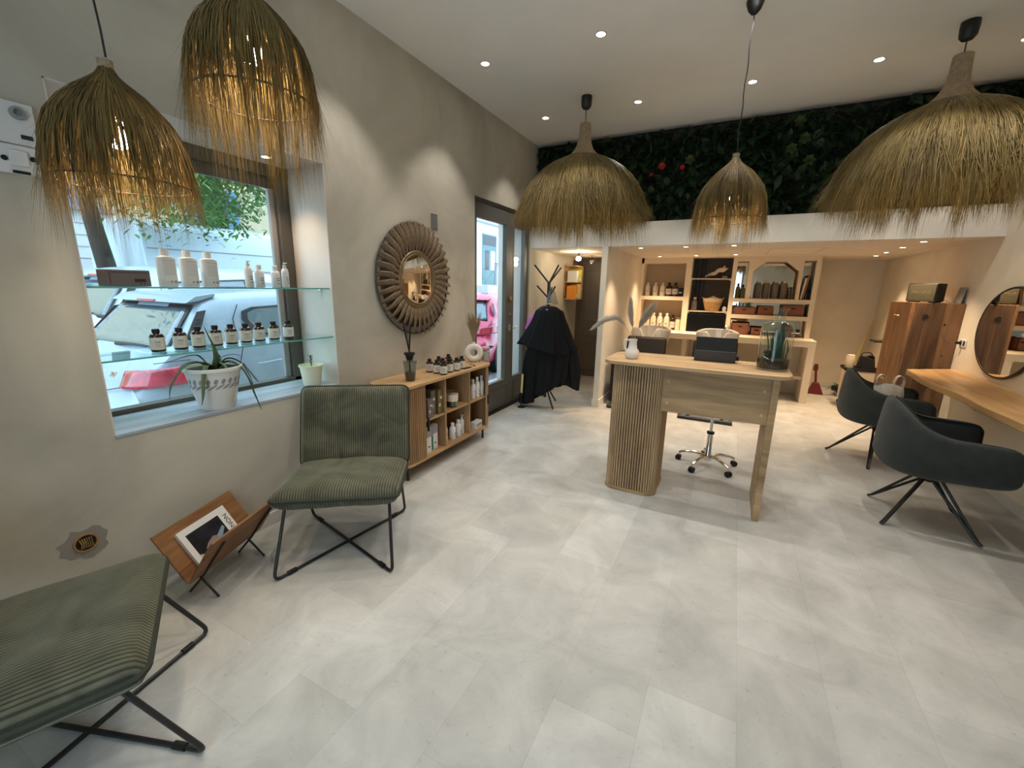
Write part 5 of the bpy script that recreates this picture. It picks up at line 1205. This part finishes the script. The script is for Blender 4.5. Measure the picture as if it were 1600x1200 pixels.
# ================================================================ WASH BASIN CHAIRS
def basin(label, x, vis=True):
    t = thing('wash_chair', label, 'wash basin chair', (x, 5.62, 0), group='salon wash basin chairs')
    def bf(u, v):
        a = 2*PI*u; ca, sa = math.cos(a), math.sin(a); r = .255*(.80+.20*v**.5); x_ = r*(abs(ca)**.75)*(1 if ca > 0 else -1); y_ = r*(abs(sa)**.75)*(1 if sa > 0 else -1)
        dip = math.exp(-((x_/.085)**4))*(1 if sa < 0 else 0)*v**1.5*.17; edge = .03*(abs(x_)/.25)**4*v; return (x_, .70+y_, .74+.245*v-dip-edge)
    MB().grid(bf, 64, 14, True).build('basin', M_BOWL, t, ang=180, solid=.022)
    MB().lathe([(0, .76), (.165, .765)], 30, o=(0, .70, .004)).build('basin_floor', M_BOWL, t)
    MB().prism(rrect(.26, .26, .05, 6, 0, .72), 0, .765, XYZ).build('pedestal', M_LEATH, t, bevel=.005)
    MB().obox((0, .36, .62), (.52, .09, .50), Matrix.Rotation(math.radians(-14), 3, 'X')).build('backrest', M_LEATH, t, bevel=.03, seg=4)
    MB().box(-.25, -.18, .32, .25, .30, .44).build('seat', M_LEATH, t, bevel=.03, seg=4)
    for s in (-1, 1): MB().box(s*.285-.035, -.20, .04, s*.285+.035, .34, .66).build('armrest', M_LEATH, t, bevel=.012)
    MB().box(-.25, -.16, .04, .25, .28, .32).build('base', M_LEATH, t)
    MB().tube([(-.295, -.37, .025), (.295, -.37, .025)], .022, 10).box(-.20, -.38, .004, -.17, -.15, .05).box(.17, -.38, .004, .20, -.15, .05).build('foot_bar', M_BLACK, t)
    MB().tube(cat([(.12, .90, .90), (.12, .90, 1.0), (.10, .84, 1.03), (.08, .80, .99)], 4), .011).build('tap', M_CHROME, t)
basin('black wash chair with white basin on the left, behind the pampas vase', -1.03)
basin('black wash chair with white basin behind the tablet on the desk', -.17)

# ================================================================ COAT RACK WITH CAPES
cr_ = thing('coat_rack', 'black metal coat rack with forked branches beside the street door', 'coat rack', (-2.05, 4.90, 0))
MB().tube([(0, 0, .12), (0, 0, 1.57)], .021, 8).build('pole', M_BLACK, cr_)
for a, b, c in (((0, 0, 1.55), (-.19, -.02, 1.765), 0), ((0, 0, 1.55), (.125, -.02, 1.765), 0), ((0, 0, 1.55), (.10, .13, 1.74), 0), ((0, 0, 1.37), (-.145, -.03, 1.52), 0), ((0, 0, 1.37), (.10, -.04, 1.515), 0), ((0, 0, 1.37), (-.02, .15, 1.50), 0)):
    MB().tube([a, b], .0105, 8).build('branch', M_BLACK, cr_)
for a, b in ((-.30, -.10), (.17, -.13), (.04, .28)): MB().tube([(0, 0, .30), (a, b, .010)], .011, 8).build('leg', M_BLACK, cr_)
def cape(name, label, loc, levels, folds, hem, m, seed, par=None, cat_='cape'):
    """levels: (z, half width, half depth, cx, cy); hem(angle)->extra drop at the bottom"""
    t = thing(name, label, cat_, loc); ph = random.Random(seed).uniform(0, 6)
    zs = [l[0] for l in levels]
    def f(u, v):
        a = 2*PI*u; k = v*(len(levels)-1); i = min(len(levels)-2, int(k)); q = k-i; A, B = levels[i], levels[i+1]
        z, w, d, cx, cy = [A[j]+(B[j]-A[j])*q for j in range(5)]
        fo = 1+v**1.2*(.10*math.sin(folds*a+ph)+.06*math.sin((folds*2+1)*a+ph*2+2*v)+.04*math.sin(3*a+ph))
        z += hem(a)*max(0, v-.35)/.65
        return (cx+w*fo*math.cos(a), cy+d*fo*math.sin(a), z)
    if par is not None:
        bpy.data.objects.remove(t); off = Vector(loc)-par.location; return MB().grid(lambda u, v: tuple(Vector(f(u, v))+off), 90, 40, True).build(name, m, par, ang=180, solid=.004)
    MB().grid(f, 120, 40, True).build('cloth', m, t, ang=180, solid=.004); return t
# a = 0 is right (+x), PI is left, -PI/2 is toward the room
cape('black_cape', 'upper black hairdressing cape on a hanger, nearest on the coat rack', (-1.96, 4.72, 0),
     [(1.285, .035, .03, .0, 0), (1.275, .10, .045, .0, 0), (1.23, .17, .065, .0, 0), (1.10, .215, .085, .0, 0), (.95, .28, .10, -.015, 0), (.80, .36, .115, -.03, 0)], 9, lambda a: .03*math.sin(2*a)+.07*math.cos(a)*(-.2)-.05*max(0, math.sin(-a)), M_DKCL, 1)
_long = cape('black_cape', 'long black hairdressing cape hanging lowest on the coat rack', (-1.96, 4.80, 0),
     [(1.22, .08, .03, 0, 0), (1.15, .16, .05, 0, 0), (.95, .21, .07, 0, 0), (.75, .26, .09, -.02, 0), (.45, .26, .10, -.03, 0), (.20, .24, .10, -.05, 0)], 7, lambda a: -.13*max(0, math.cos(a-PI*.95))+.14*max(0, math.cos(a))-.02*math.sin(3*a), M_DKCL, 4)
_end1 = cape('drape', None, (-1.80, 4.86, 0),
     [(1.20, .04, .03, -.08, 0), (1.05, .08, .05, -.04, 0), (.80, .12, .06, .03, 0), (.55, .13, .06, .09, 0), (.30, .075, .04, .13, 0)], 5, lambda a: -.03*math.cos(a), M_DKCL, 8, _long)
_end2 = cape('drape', None, (-2.17, 4.74, 0),
     [(1.15, .03, .03, .08, .02), (.95, .06, .04, .03, .02), (.60, .09, .05, -.02, 0), (.30, .085, .045, -.05, 0), (.045, .095, .05, -.06, 0)], 5, lambda a: .03*max(0, math.cos(a)), M_DKCL, 12, _long)
cape('pink_garment', 'bright pink garment peeking out behind the black capes', (-2.14, 4.86, 0),
     [(1.28, .03, .02, .05, 0), (1.22, .07, .035, .01, 0), (1.10, .10, .045, -.05, 0), (.97, .085, .04, -.11, 0)], 5, lambda a: -.02*math.cos(a), M_PINK, 3, cat_='garment')
hg = thing('coat_hanger', 'wooden coat hanger with metal hook holding the upper cape', 'hanger', (-1.96, 4.72, 1.30))
MB().tube(cat([(-.16, 0, -.055), (-.06, 0, -.002), (0, 0, .012), (.06, 0, -.002), (.16, 0, -.055)], 5), .008).build('bar', M_BASKETL, hg)
MB().tube(cat([(0, 0, .01), (0, 0, .05), (.022, .03, .075), (0, .05, .095), (-.02, .06, .075)], 5), .002).build('hook', M_CHROME, hg)
pb = thing('clear_garment_cover', 'clear plastic cover bunched around the hanger hooks on the coat rack', 'plastic cover', (-1.965, 4.80, 1.30))
MB().grid(lambda u, v: ((.075-.045*v)*math.cos(6.28*u)*(1+.15*math.sin(31*u)), (.05-.03*v)*math.sin(6.28*u), .165*v), 60, 8, True).build('cover', glass('cloudy plastic', (.72, .74, .78), 2, .25), pb, ang=180)
tg = thing('cape_tag', 'small white size tag at the neck of the upper cape', 'tag', (-1.965, 4.672, 1.245))
MB().cbox((0, -.012, 0), (.024, .003, .014)).build('tag_cloth', M_WHITE, tg)
bm = thing('brush_handle', 'pale yellow brush handle standing left of the coat rack', 'brush', (-2.275, 4.68, 0))
MB().obox((.0, 0, .31), (.028, .012, .25), Matrix.Rotation(.05, 3, 'Y')).build('handle', M_YEL, bm, bevel=.004)
MB().tube([(-.008, 0, .012), (-.006, 0, .20)], .008).build('lower_rod', M_BLACK, bm)
MB().lathe([(0, 0), (.05, 0), (.045, .012), (0, .014)], 18).build('foot', M_BLACK, bm)
# corridor cabinet
kc = thing('open_wall_cupboard', 'small open wooden wall cupboard with coloured cartons in the corridor', 'cupboard', (-2.45, 6.62, 1.58))
MB().box(0, .155, -.26, .20, .17, .26).box(0, -.17, -.26, .20, .17, -.245).box(0, -.17, .245, .20, .17, .26).box(0, -.17, -.26, .006, .17, .26).box(0, -.155, .0, .19, .155, .012).build('carcass', M_WALY, kc)
for (y, z, w, h, mm, lb) in ((-.095, -.2445, .08, .20, M_ORANGE, 'orange carton in the lower front of the corridor cupboard'), (.05, -.2445, .12, .225, M_YEL, 'yellow orange carton in the lower back of the corridor cupboard'), (-.08, .0125, .10, .17, M_PAPER, 'white carton in the upper part of the corridor cupboard'), (.06, .0125, .11, .19, M_LIME, 'lime green carton in the upper part of the corridor cupboard')):
    carton('product_carton', lb, (-2.33, 6.62+y, 1.58+z), (.15, w, h), mm, (('print', (.0752, -w*.3, h*.1, .0762, w*.2, h*.35), M_PAPER),), 0, 'cartons in the corridor cupboard')
kp_ = thing('meter_cupboard', 'dark meter box high in the corridor corner', 'meter box', (-2.45, 6.95, 1.86))
MB().box(0, -.1, -.08, .06, .1, .08).build('box_body', M_FRAME, kp_, bevel=.004)
# ================================================================ STREET
ZG = -.12
struct(MB().box(-3.9+.2, -8, ZG-.1, -2.9, 40, ZG).build('pavement', M_PAVE))
struct(MB().box(-40, -12, ZG-.25, -3.7, 60, ZG-.03).build('street', M_ROAD))
def car(label, loc, rz, paint, zs=1.0, plate='307', det=True, name='parked_hatchback'):
    t = thing(name, label, 'car', loc, rz); HW = .87
    #      y    top   half width   roof half width
    st = [(.00, .55, .66, 0), (.02, .64, .76, 0), (.08, .68, .815, 0), (.15, .715, .84, 0), (.175, .80, .845, 0), (.24, .90, .85, 0), (.33, .985, .855, 0), (.42, 1.075, .86, .74), (.54, 1.22, .865, .665), (.66, 1.36, .868, .64), (.74, 1.455, .87, .63),
          (.82, 1.49, .87, .63), (1.1, 1.515, .87, .63), (1.5, 1.53, .87, .635), (2.0, 1.525, .87, .63), (2.4, 1.48, .87, .62), (2.7, 1.38, .87, .62), (3.0, 1.19, .87, .66), (3.25, 1.04, .865, .70), (3.5, .97, .86, 0), (3.9, .88, .83, 0), (4.1, .78, .76, 0), (4.2, .60, .62, 0)]
    vs = []; n = 0; W2 = {.175: .70, .24: .77, .33: .82, .42: .845}
    for y, T, w, rw in st:
        w2 = W2.get(y, w)
        if rw: half = [(w*.9, .22), (w*.985, .30), (w, .50), (w, .78), (w-.02, .94), (w-.04, 1.03), (w-.055, min(T-.03, 1.12)), (rw+.05, T-.075), (rw, T-.025), (rw*.75, T+.0), (rw*.4, T+.012), (0, T+.016)]
        else: half = [(w*.9, .22), (w*.985, .30), (w, .42), (w, min(.50, T-.1)), (w-.003, min(.60, T-.06)), (w2+(w-w2)*.5-.01, min(.72, T-.045)), (w2-.02, T-.03), (w2-.05, T-.012), (w2-.11, T-.003), (w*.6, T+.01), (w*.3, T+.016), (0, T+.018)]
        ring = half+[(-x, z) for x, z in reversed(half[:-1])]; n = len(ring); vs += [(x, y, z*zs) for x, z in ring]
    fs = [(i*n+k, i*n+k+1, (i+1)*n+k+1, (i+1)*n+k) for i in range(len(st)-1) for k in range(n-1)]
    fs += [(i*n+n-1, i*n, (i+1)*n, (i+1)*n+n-1) for i in range(len(st)-1)]+[tuple(range(n)), tuple(reversed([(len(st)-1)*n+k for k in range(n)]))]
    body = MB().add(vs, fs).build('body', paint, t, ang=60)
    # rear window: surface slightly above the hatch
    def hatch(x, z): # y of the hatch surface at height z
        zz = [(.98, .33), (1.075, .42), (1.22, .54), (1.36, .66), (1.45, .735)]
        for (z0, y0), (z1, y1) in zip(zz, zz[1:]):
            if z <= z1: return y0+(y1-y0)*(z-z0)/(z1-z0)
        return .735
    for nm, ins, off, mm in (('rear_window_seal', 0, -.006, M_CARTR), ('rear_window', .025, -.012, M_CARGL)):
        g = MB()
        def gw(u, v, ins=ins, off=off):
            z = 1.035+ins+(1.40-1.035-2*ins)*v; hw = .74-.13*v-ins; x = (2*u-1)*hw; return (x, hatch(x, z)+off+.012*(abs(x)/.7)**3, z*zs)
        g.grid(gw, 17, 9).build(nm, mm, t, ang=180, solid=.006)
    MB().prism([(.62, 1.415), (.70, 1.475), (.86, 1.50), (.86, 1.47), (.72, 1.43)], -.66, .66, lambda u, v, w: (w*(1-.0), u, v*zs)).build('spoiler', paint, t, bevel=.008)
    MB().cbox((0, .628, 1.425*zs), (.30, .02, .022)).build('brake_light', M_TAIL, t, bevel=.004)
    MB().tube([(-.05, .385, 1.06*zs), (.20, .365, 1.075*zs), (.45, .39, 1.07*zs)], [.018, .012, .006], 8).build('wiper', M_CARTR, t)
    sx = lambda z, o=0: (.815-(z-1.12)/(1.46-1.12)*(.815-.675)+o)
    for s in (-1, 1):
        def sidepoly(P, name, mm, off):
            Q = [(s*(sx(z, off)), y, z*zs) for y, z in P]; k = len(Q); Q2 = [(x-s*.012, y, z) for x, y, z in Q]
            MB().add(Q+Q2, [tuple(range(k)), tuple(reversed(range(k, 2*k)))]+[(i, k+i, k+(i+1) % k, (i+1) % k) for i in range(k)]).build(name, mm, t)
        sidepoly([(1.08, 1.125), (1.0, 1.27), (1.02, 1.34), (1.12, 1.375), (1.95, 1.41), (1.95, 1.12)], 'window_surround', M_CARTR, .022)
        sidepoly([(1.12, 1.145), (1.045, 1.265), (1.06, 1.325), (1.14, 1.355), (1.90, 1.388), (1.90, 1.14)], 'side_window', M_CARGL, .026)
        sidepoly([(2.0, 1.12), (2.0, 1.40), (2.45, 1.36), (2.95, 1.12)], 'side_window', M_CARGL, .024)
        sidepoly([(.50, 1.13), (.66, 1.35), (.73, 1.36), (.60, 1.14)], 'quarter_window', M_CARTR, .022)
        # tail lamp wraps the corner
        LP = cat([(.56, .150, 0), (.66, .165, 0), (.755, .215, 0), (.825, .30, 0), (.868, .41, 0), (.882, .53, 0)], 4)
        def lamp(u, v):
            k = u*(len(LP)-1); q = min(len(LP)-2, int(k)); p = LP[q].lerp(LP[q+1], k-q); lo = .775+.03*u; hi = .94+.01*u-.035*(1-u)
            return (s*(p.x-.012*v), p.y-.006+.062*v*(1-u*.7), lo+(hi-lo)*v)
        MB().grid(lamp, 12, 6).build('tail_lamp', M_TAIL, t, ang=180, solid=.03)
        MB().tube([(s*.873, .88, .90*zs), (s*.86, .93, 1.05*zs)], .004, 5).tube([(s*.874, 1.07, .30*zs), (s*.875, 1.05, .65*zs), (s*.873, .90, .90*zs)], .004, 5).tube([(s*sx(1.38, .012), 1.0, 1.40*zs), (s*sx(1.30, .012), .93, 1.28*zs), (s*.845, .90, 1.07*zs)], .004, 5).tube([(s*.873, 2.0, .30*zs), (s*.874, 2.0, .9*zs), (s*.80, 2.0, 1.12*zs)], .004, 5).tube([(s*.80, .28, .975*zs), (s*.872, .50, .985*zs)], .003, 5).build('panel_gap', M_CARTR, t)
        MB().tube(cat([(s*.872, 1.04, .87*zs), (s*.895, 1.10, .875*zs), (s*.895, 1.20, .88*zs), (s*.872, 1.26, .88*zs)], 4), .012, 8).build('door_handle', paint, t)
        MB().prism([(.02, .50), (.06, .56), (.36, .60), (.50, .585), (.30, .52), (.10, .47)], 0, .012, lambda u, v, w: (s*(.66+u*.45+w+.04*math.sin(u*5)), u*.62-.02+.0*w, v*zs)).build('bumper_reflector', M_CARTR, t)
        for y in (.78, 3.40):
            MB().tube([(s*.70, y, .31), (s*.878, y, .31)], .31, 28).build('tyre', M_TYRE, t); MB().tube([(s*.86, y, .31), (s*.884, y, .31)], .20, 20).build('wheel_rim', M_GREY, t)
    MB().tube([(-.62, .145, .80*zs), (-.30, .13, .735*zs), (.30, .13, .735*zs), (.62, .145, .80*zs)], .004, 5).build('hatch_gap', M_CARTR, t)
    MB().cbox((0, -.012, .58*zs), (.50, .02, .12)).build('number_plate', M_PLATE, t, bevel=.003)
    if plate: text(plate, .07, M_CHROME, t, (.50, .135, .885*zs), (math.radians(68), 0, 0), 'model_badge', .003)
    MB().cbox((0, .20, .90*zs), (.10, .01, .06)).build('badge', M_CHROME, t, bevel=.003)
    if det: MB().tube([(0, .90, 1.50*zs), (0, .72, 1.72*zs)], .004, 5).build('antenna', M_BLKPL, t)
    return t
car('silver hatchback parked right outside the window, its rear corner facing in', (-4.68, 1.27, -.1), 0, M_SILVER, 1.0, '307', False)
car('white car with red tail lamp parked on the street beyond the silver hatchback', (-6.66, 1.62, -.12), 0, M_CARW, 1.17, None, False, 'parked_car')
car('red hatchback parked in the street, seen through the glass door', (-4.75, 6.35, -.16), math.radians(10), M_CARR, .99, None, True)
vn = thing('delivery_van', 'tall white delivery van behind the parked cars', 'van', (-9.0, 3.35, ZG))
prof = [(-.98, .35), (-1.0, .9), (-.97, 1.6), (-.90, 2.25), (-.80, 2.46), (-.5, 2.56), (.5, 2.56), (.80, 2.46), (.90, 2.25), (.97, 1.6), (1.0, .9), (.98, .35)]
MB().prism(prof, 0, 4.9, lambda u, v, w: (u, w, v)).build('cargo_body', M_CARW, vn, bevel=.03, seg=3)
MB().prism([(4.9, .35), (4.9, 2.5), (5.3, 2.35), (5.75, 1.45), (6.3, 1.25), (6.4, .4)], -.95, .95, lambda u, v, w: (w, u, v)).build('cab', M_CARW, vn, bevel=.05, seg=3)
def sidex(z):
    for (x0, z0), (x1, z1) in zip(prof[6:][::-1], prof[6:][::-1][1:]):
        if z0 <= z <= z1: return x0+(x1-x0)*(z-z0)/(z1-z0)
    return .98
for (y0, y1) in ((.25, 1.35), (1.6, 2.45), (2.6, 3.45)):
    pts_ = [(y0+.08, .95), (y1-.08, .95), (y1, 1.03), (y1, 1.55), (y1-.08, 1.63), (y0+.08, 1.63), (y0, 1.55), (y0, 1.03)]
    MB().tube([(sidex(z)+.003, y, z) for y, z in pts_], .010, 5, closed=True).build('side_panel_groove', M_GREY, vn)
MB().tube([(sidex(1.80)+.004, .05, 1.80), (sidex(1.80)+.004, 4.85, 1.80)], .014, 5).tube([(sidex(2.1)+.004, .05, 2.1), (sidex(2.1)+.004, 4.85, 2.1)], .010, 5).build('side_rail_groove', M_GREY, vn)
for y in (.8, 5.3):
    for s in (-1, 1): MB().tube([(s*.78, y, .33), (s*.985, y, .33)], .33, 24).build('tyre', M_TYRE, vn)
sh = thing('white_shed', 'white slatted shed wall across the street, left of the van', 'shed', (-11.5, 3.9, ZG))
m = MB().box(-1.5, -1.9, 0, 0, .45, 2.9)
sh_w = m.build('wall', M_HOUSEW, sh)
g = MB()
for k in range(12): g.box(0, -1.9, .25+.22*k, .012, .45, .262+.22*k)
g.build('seams', M_GREY, sh)
MB().box(-1.6, -2.0, 2.9, .1, .5, 3.0).build('roof', M_GREY, sh)
pl = thing('street_pole', 'pale grey street pole left of the tree trunk', 'pole', (-8.2, 2.42, ZG)); MB().tube([(0, 0, 0), (0, 0, 5)], .09, 12).build('pole', M_HOUSEW, pl)
def tree(label, loc, h, lean, rad, crown, n, seed, dens=1.0):
    t = thing('street_tree', label, 'tree', loc, group='trees across the street'); Rr = random.Random(seed)
    tr = MB(); P = cat([(0, 0, 0), (lean*.3, .05, h*.3), (lean*.5, -.05, h*.6), (lean, 0, h)], 5); tr.tube(P, [rad*(1.25-.7*i/(len(P)-1)) for i in range(len(P))], 12); tr.build('trunk', M_BARK, t)
    for k in range(5):
        a = Rr.uniform(0, 6.28); L = Rr.uniform(.8, 1.8); z = h*Rr.uniform(.5, .95); MB().tube(cat([(lean*.6, 0, z), (lean*.6+L*.5*math.cos(a), L*.5*math.sin(a), z+.25), (lean*.6+L*math.cos(a), L*math.sin(a), z+.1+Rr.uniform(-.3, .6))], 4), [.05]*5+[.035]*3+[.02], 7).build('branch', M_BARK, t)
    vs = []; fs = []
    cl = [(Rr.gauss(crown[0], crown[3]), Rr.gauss(crown[1], crown[4]), Rr.gauss(crown[2], crown[5])) for _ in range(60)]
    for k in range(n):
        c = cl[Rr.randrange(60)]; p = (c[0]+Rr.gauss(0, .22), c[1]+Rr.gauss(0, .22), c[2]+Rr.gauss(0, .16)); a = Rr.uniform(0, 6.28)
        leafmesh(vs, fs, p, (math.cos(a), math.sin(a), Rr.uniform(-.9, .4)), (0, 0, 1), Rr.uniform(.07, .13), .05, .2, 2)
    MB().add(vs, fs).build('foliage', M_TREE, t, ang=180)['kind'] = 'stuff'
tree('leaning dark tree trunk with drooping leaves behind the left pendant', (-8.6, 3.06, ZG), 4.5, -.1, .125, (1.5, .3, 3.15, .55, 1.2, .45), 9000, 1)
tree('tree with large dark limbs and green leaves above the van', (-11.6, 6.4, ZG), 6, .2, .28, (.6, -.6, 4.6, .7, 1.1, .9), 11000, 2)
tree('tree seen at the right side of the window behind the van', (-13.6, 10.2, ZG), 6, .2, .22, (.8, .9, 4.9, .8, 1.0, .9), 6000, 3)
hs = thing('beige_house', 'beige rendered house with blue shutters behind the trees', 'house', (-17.5, 7, ZG))
MB().box(-4, -14, 0, 0, 6.5, 9).build('wall', M_HOUSEB, hs)
for y, z in ((2.55, 3.3), (2.55, 5.6), (-2, 3.3), (-5, 3.3)):
    w = MB().box(0, y-.5, z, .02, y+.5, z+1.6).build('window', M_DARKGL, hs)
    for s in (-1, 1): MB().box(.02, y+s*.72-.22, z-.03, .07, y+s*.72+.22, z+1.63).build('shutter', M_SHUT, w)
    MB().box(0, y-.95, z-.12, .10, y+.95, z-.04).build('sill', M_SHUT, w)
ho = thing('pale_building', 'pale grey building with a glazed teal door, seen through the glass door', 'building', (-9.6, 15.8, ZG))
MB().box(-5, -1.5, 0, 0, 16, 9).build('wall', M_HOUSEW, ho)
MB().box(0, -1.5, 4.15, .05, 16, 4.22).build('string_course', M_GREY, ho)
do = MB().box(0, -.15, 1.7, .03, 1.0, 3.75).build('doorway', M_TEAL, ho)
MB().box(.03, .05, 2.3, .04, .35, 3.1).build('pane', M_DARKGL, do); MB().box(.03, .50, 2.3, .04, .85, 3.1).build('pane', M_HOUSEW, do); MB().box(.03, -.1, 3.3, .04, .95, 3.7).build('pane', M_DARKGL, do)
MB().box(-.2, -1.5, 0, 1.1, 3, 1.65).build('landing', M_HOUSEW, ho)
rl = MB().tube([(1.05, -.9, 2.5), (1.05, 2.8, 2.5)], .02, 6)
for k in range(26): rl.tube([(1.05, -.9+.148*k, 1.65), (1.05, -.9+.148*k, 2.5)], .012, 5)
rl.build('railing', M_DARKGL, ho)
hf = thing('opposite_house', 'pale house front across the street behind the shed', 'house', (-18.5, -2, ZG)); MB().box(-4, -10, 0, 0, -6, 8).build('wall', M_HOUSEB, hf)
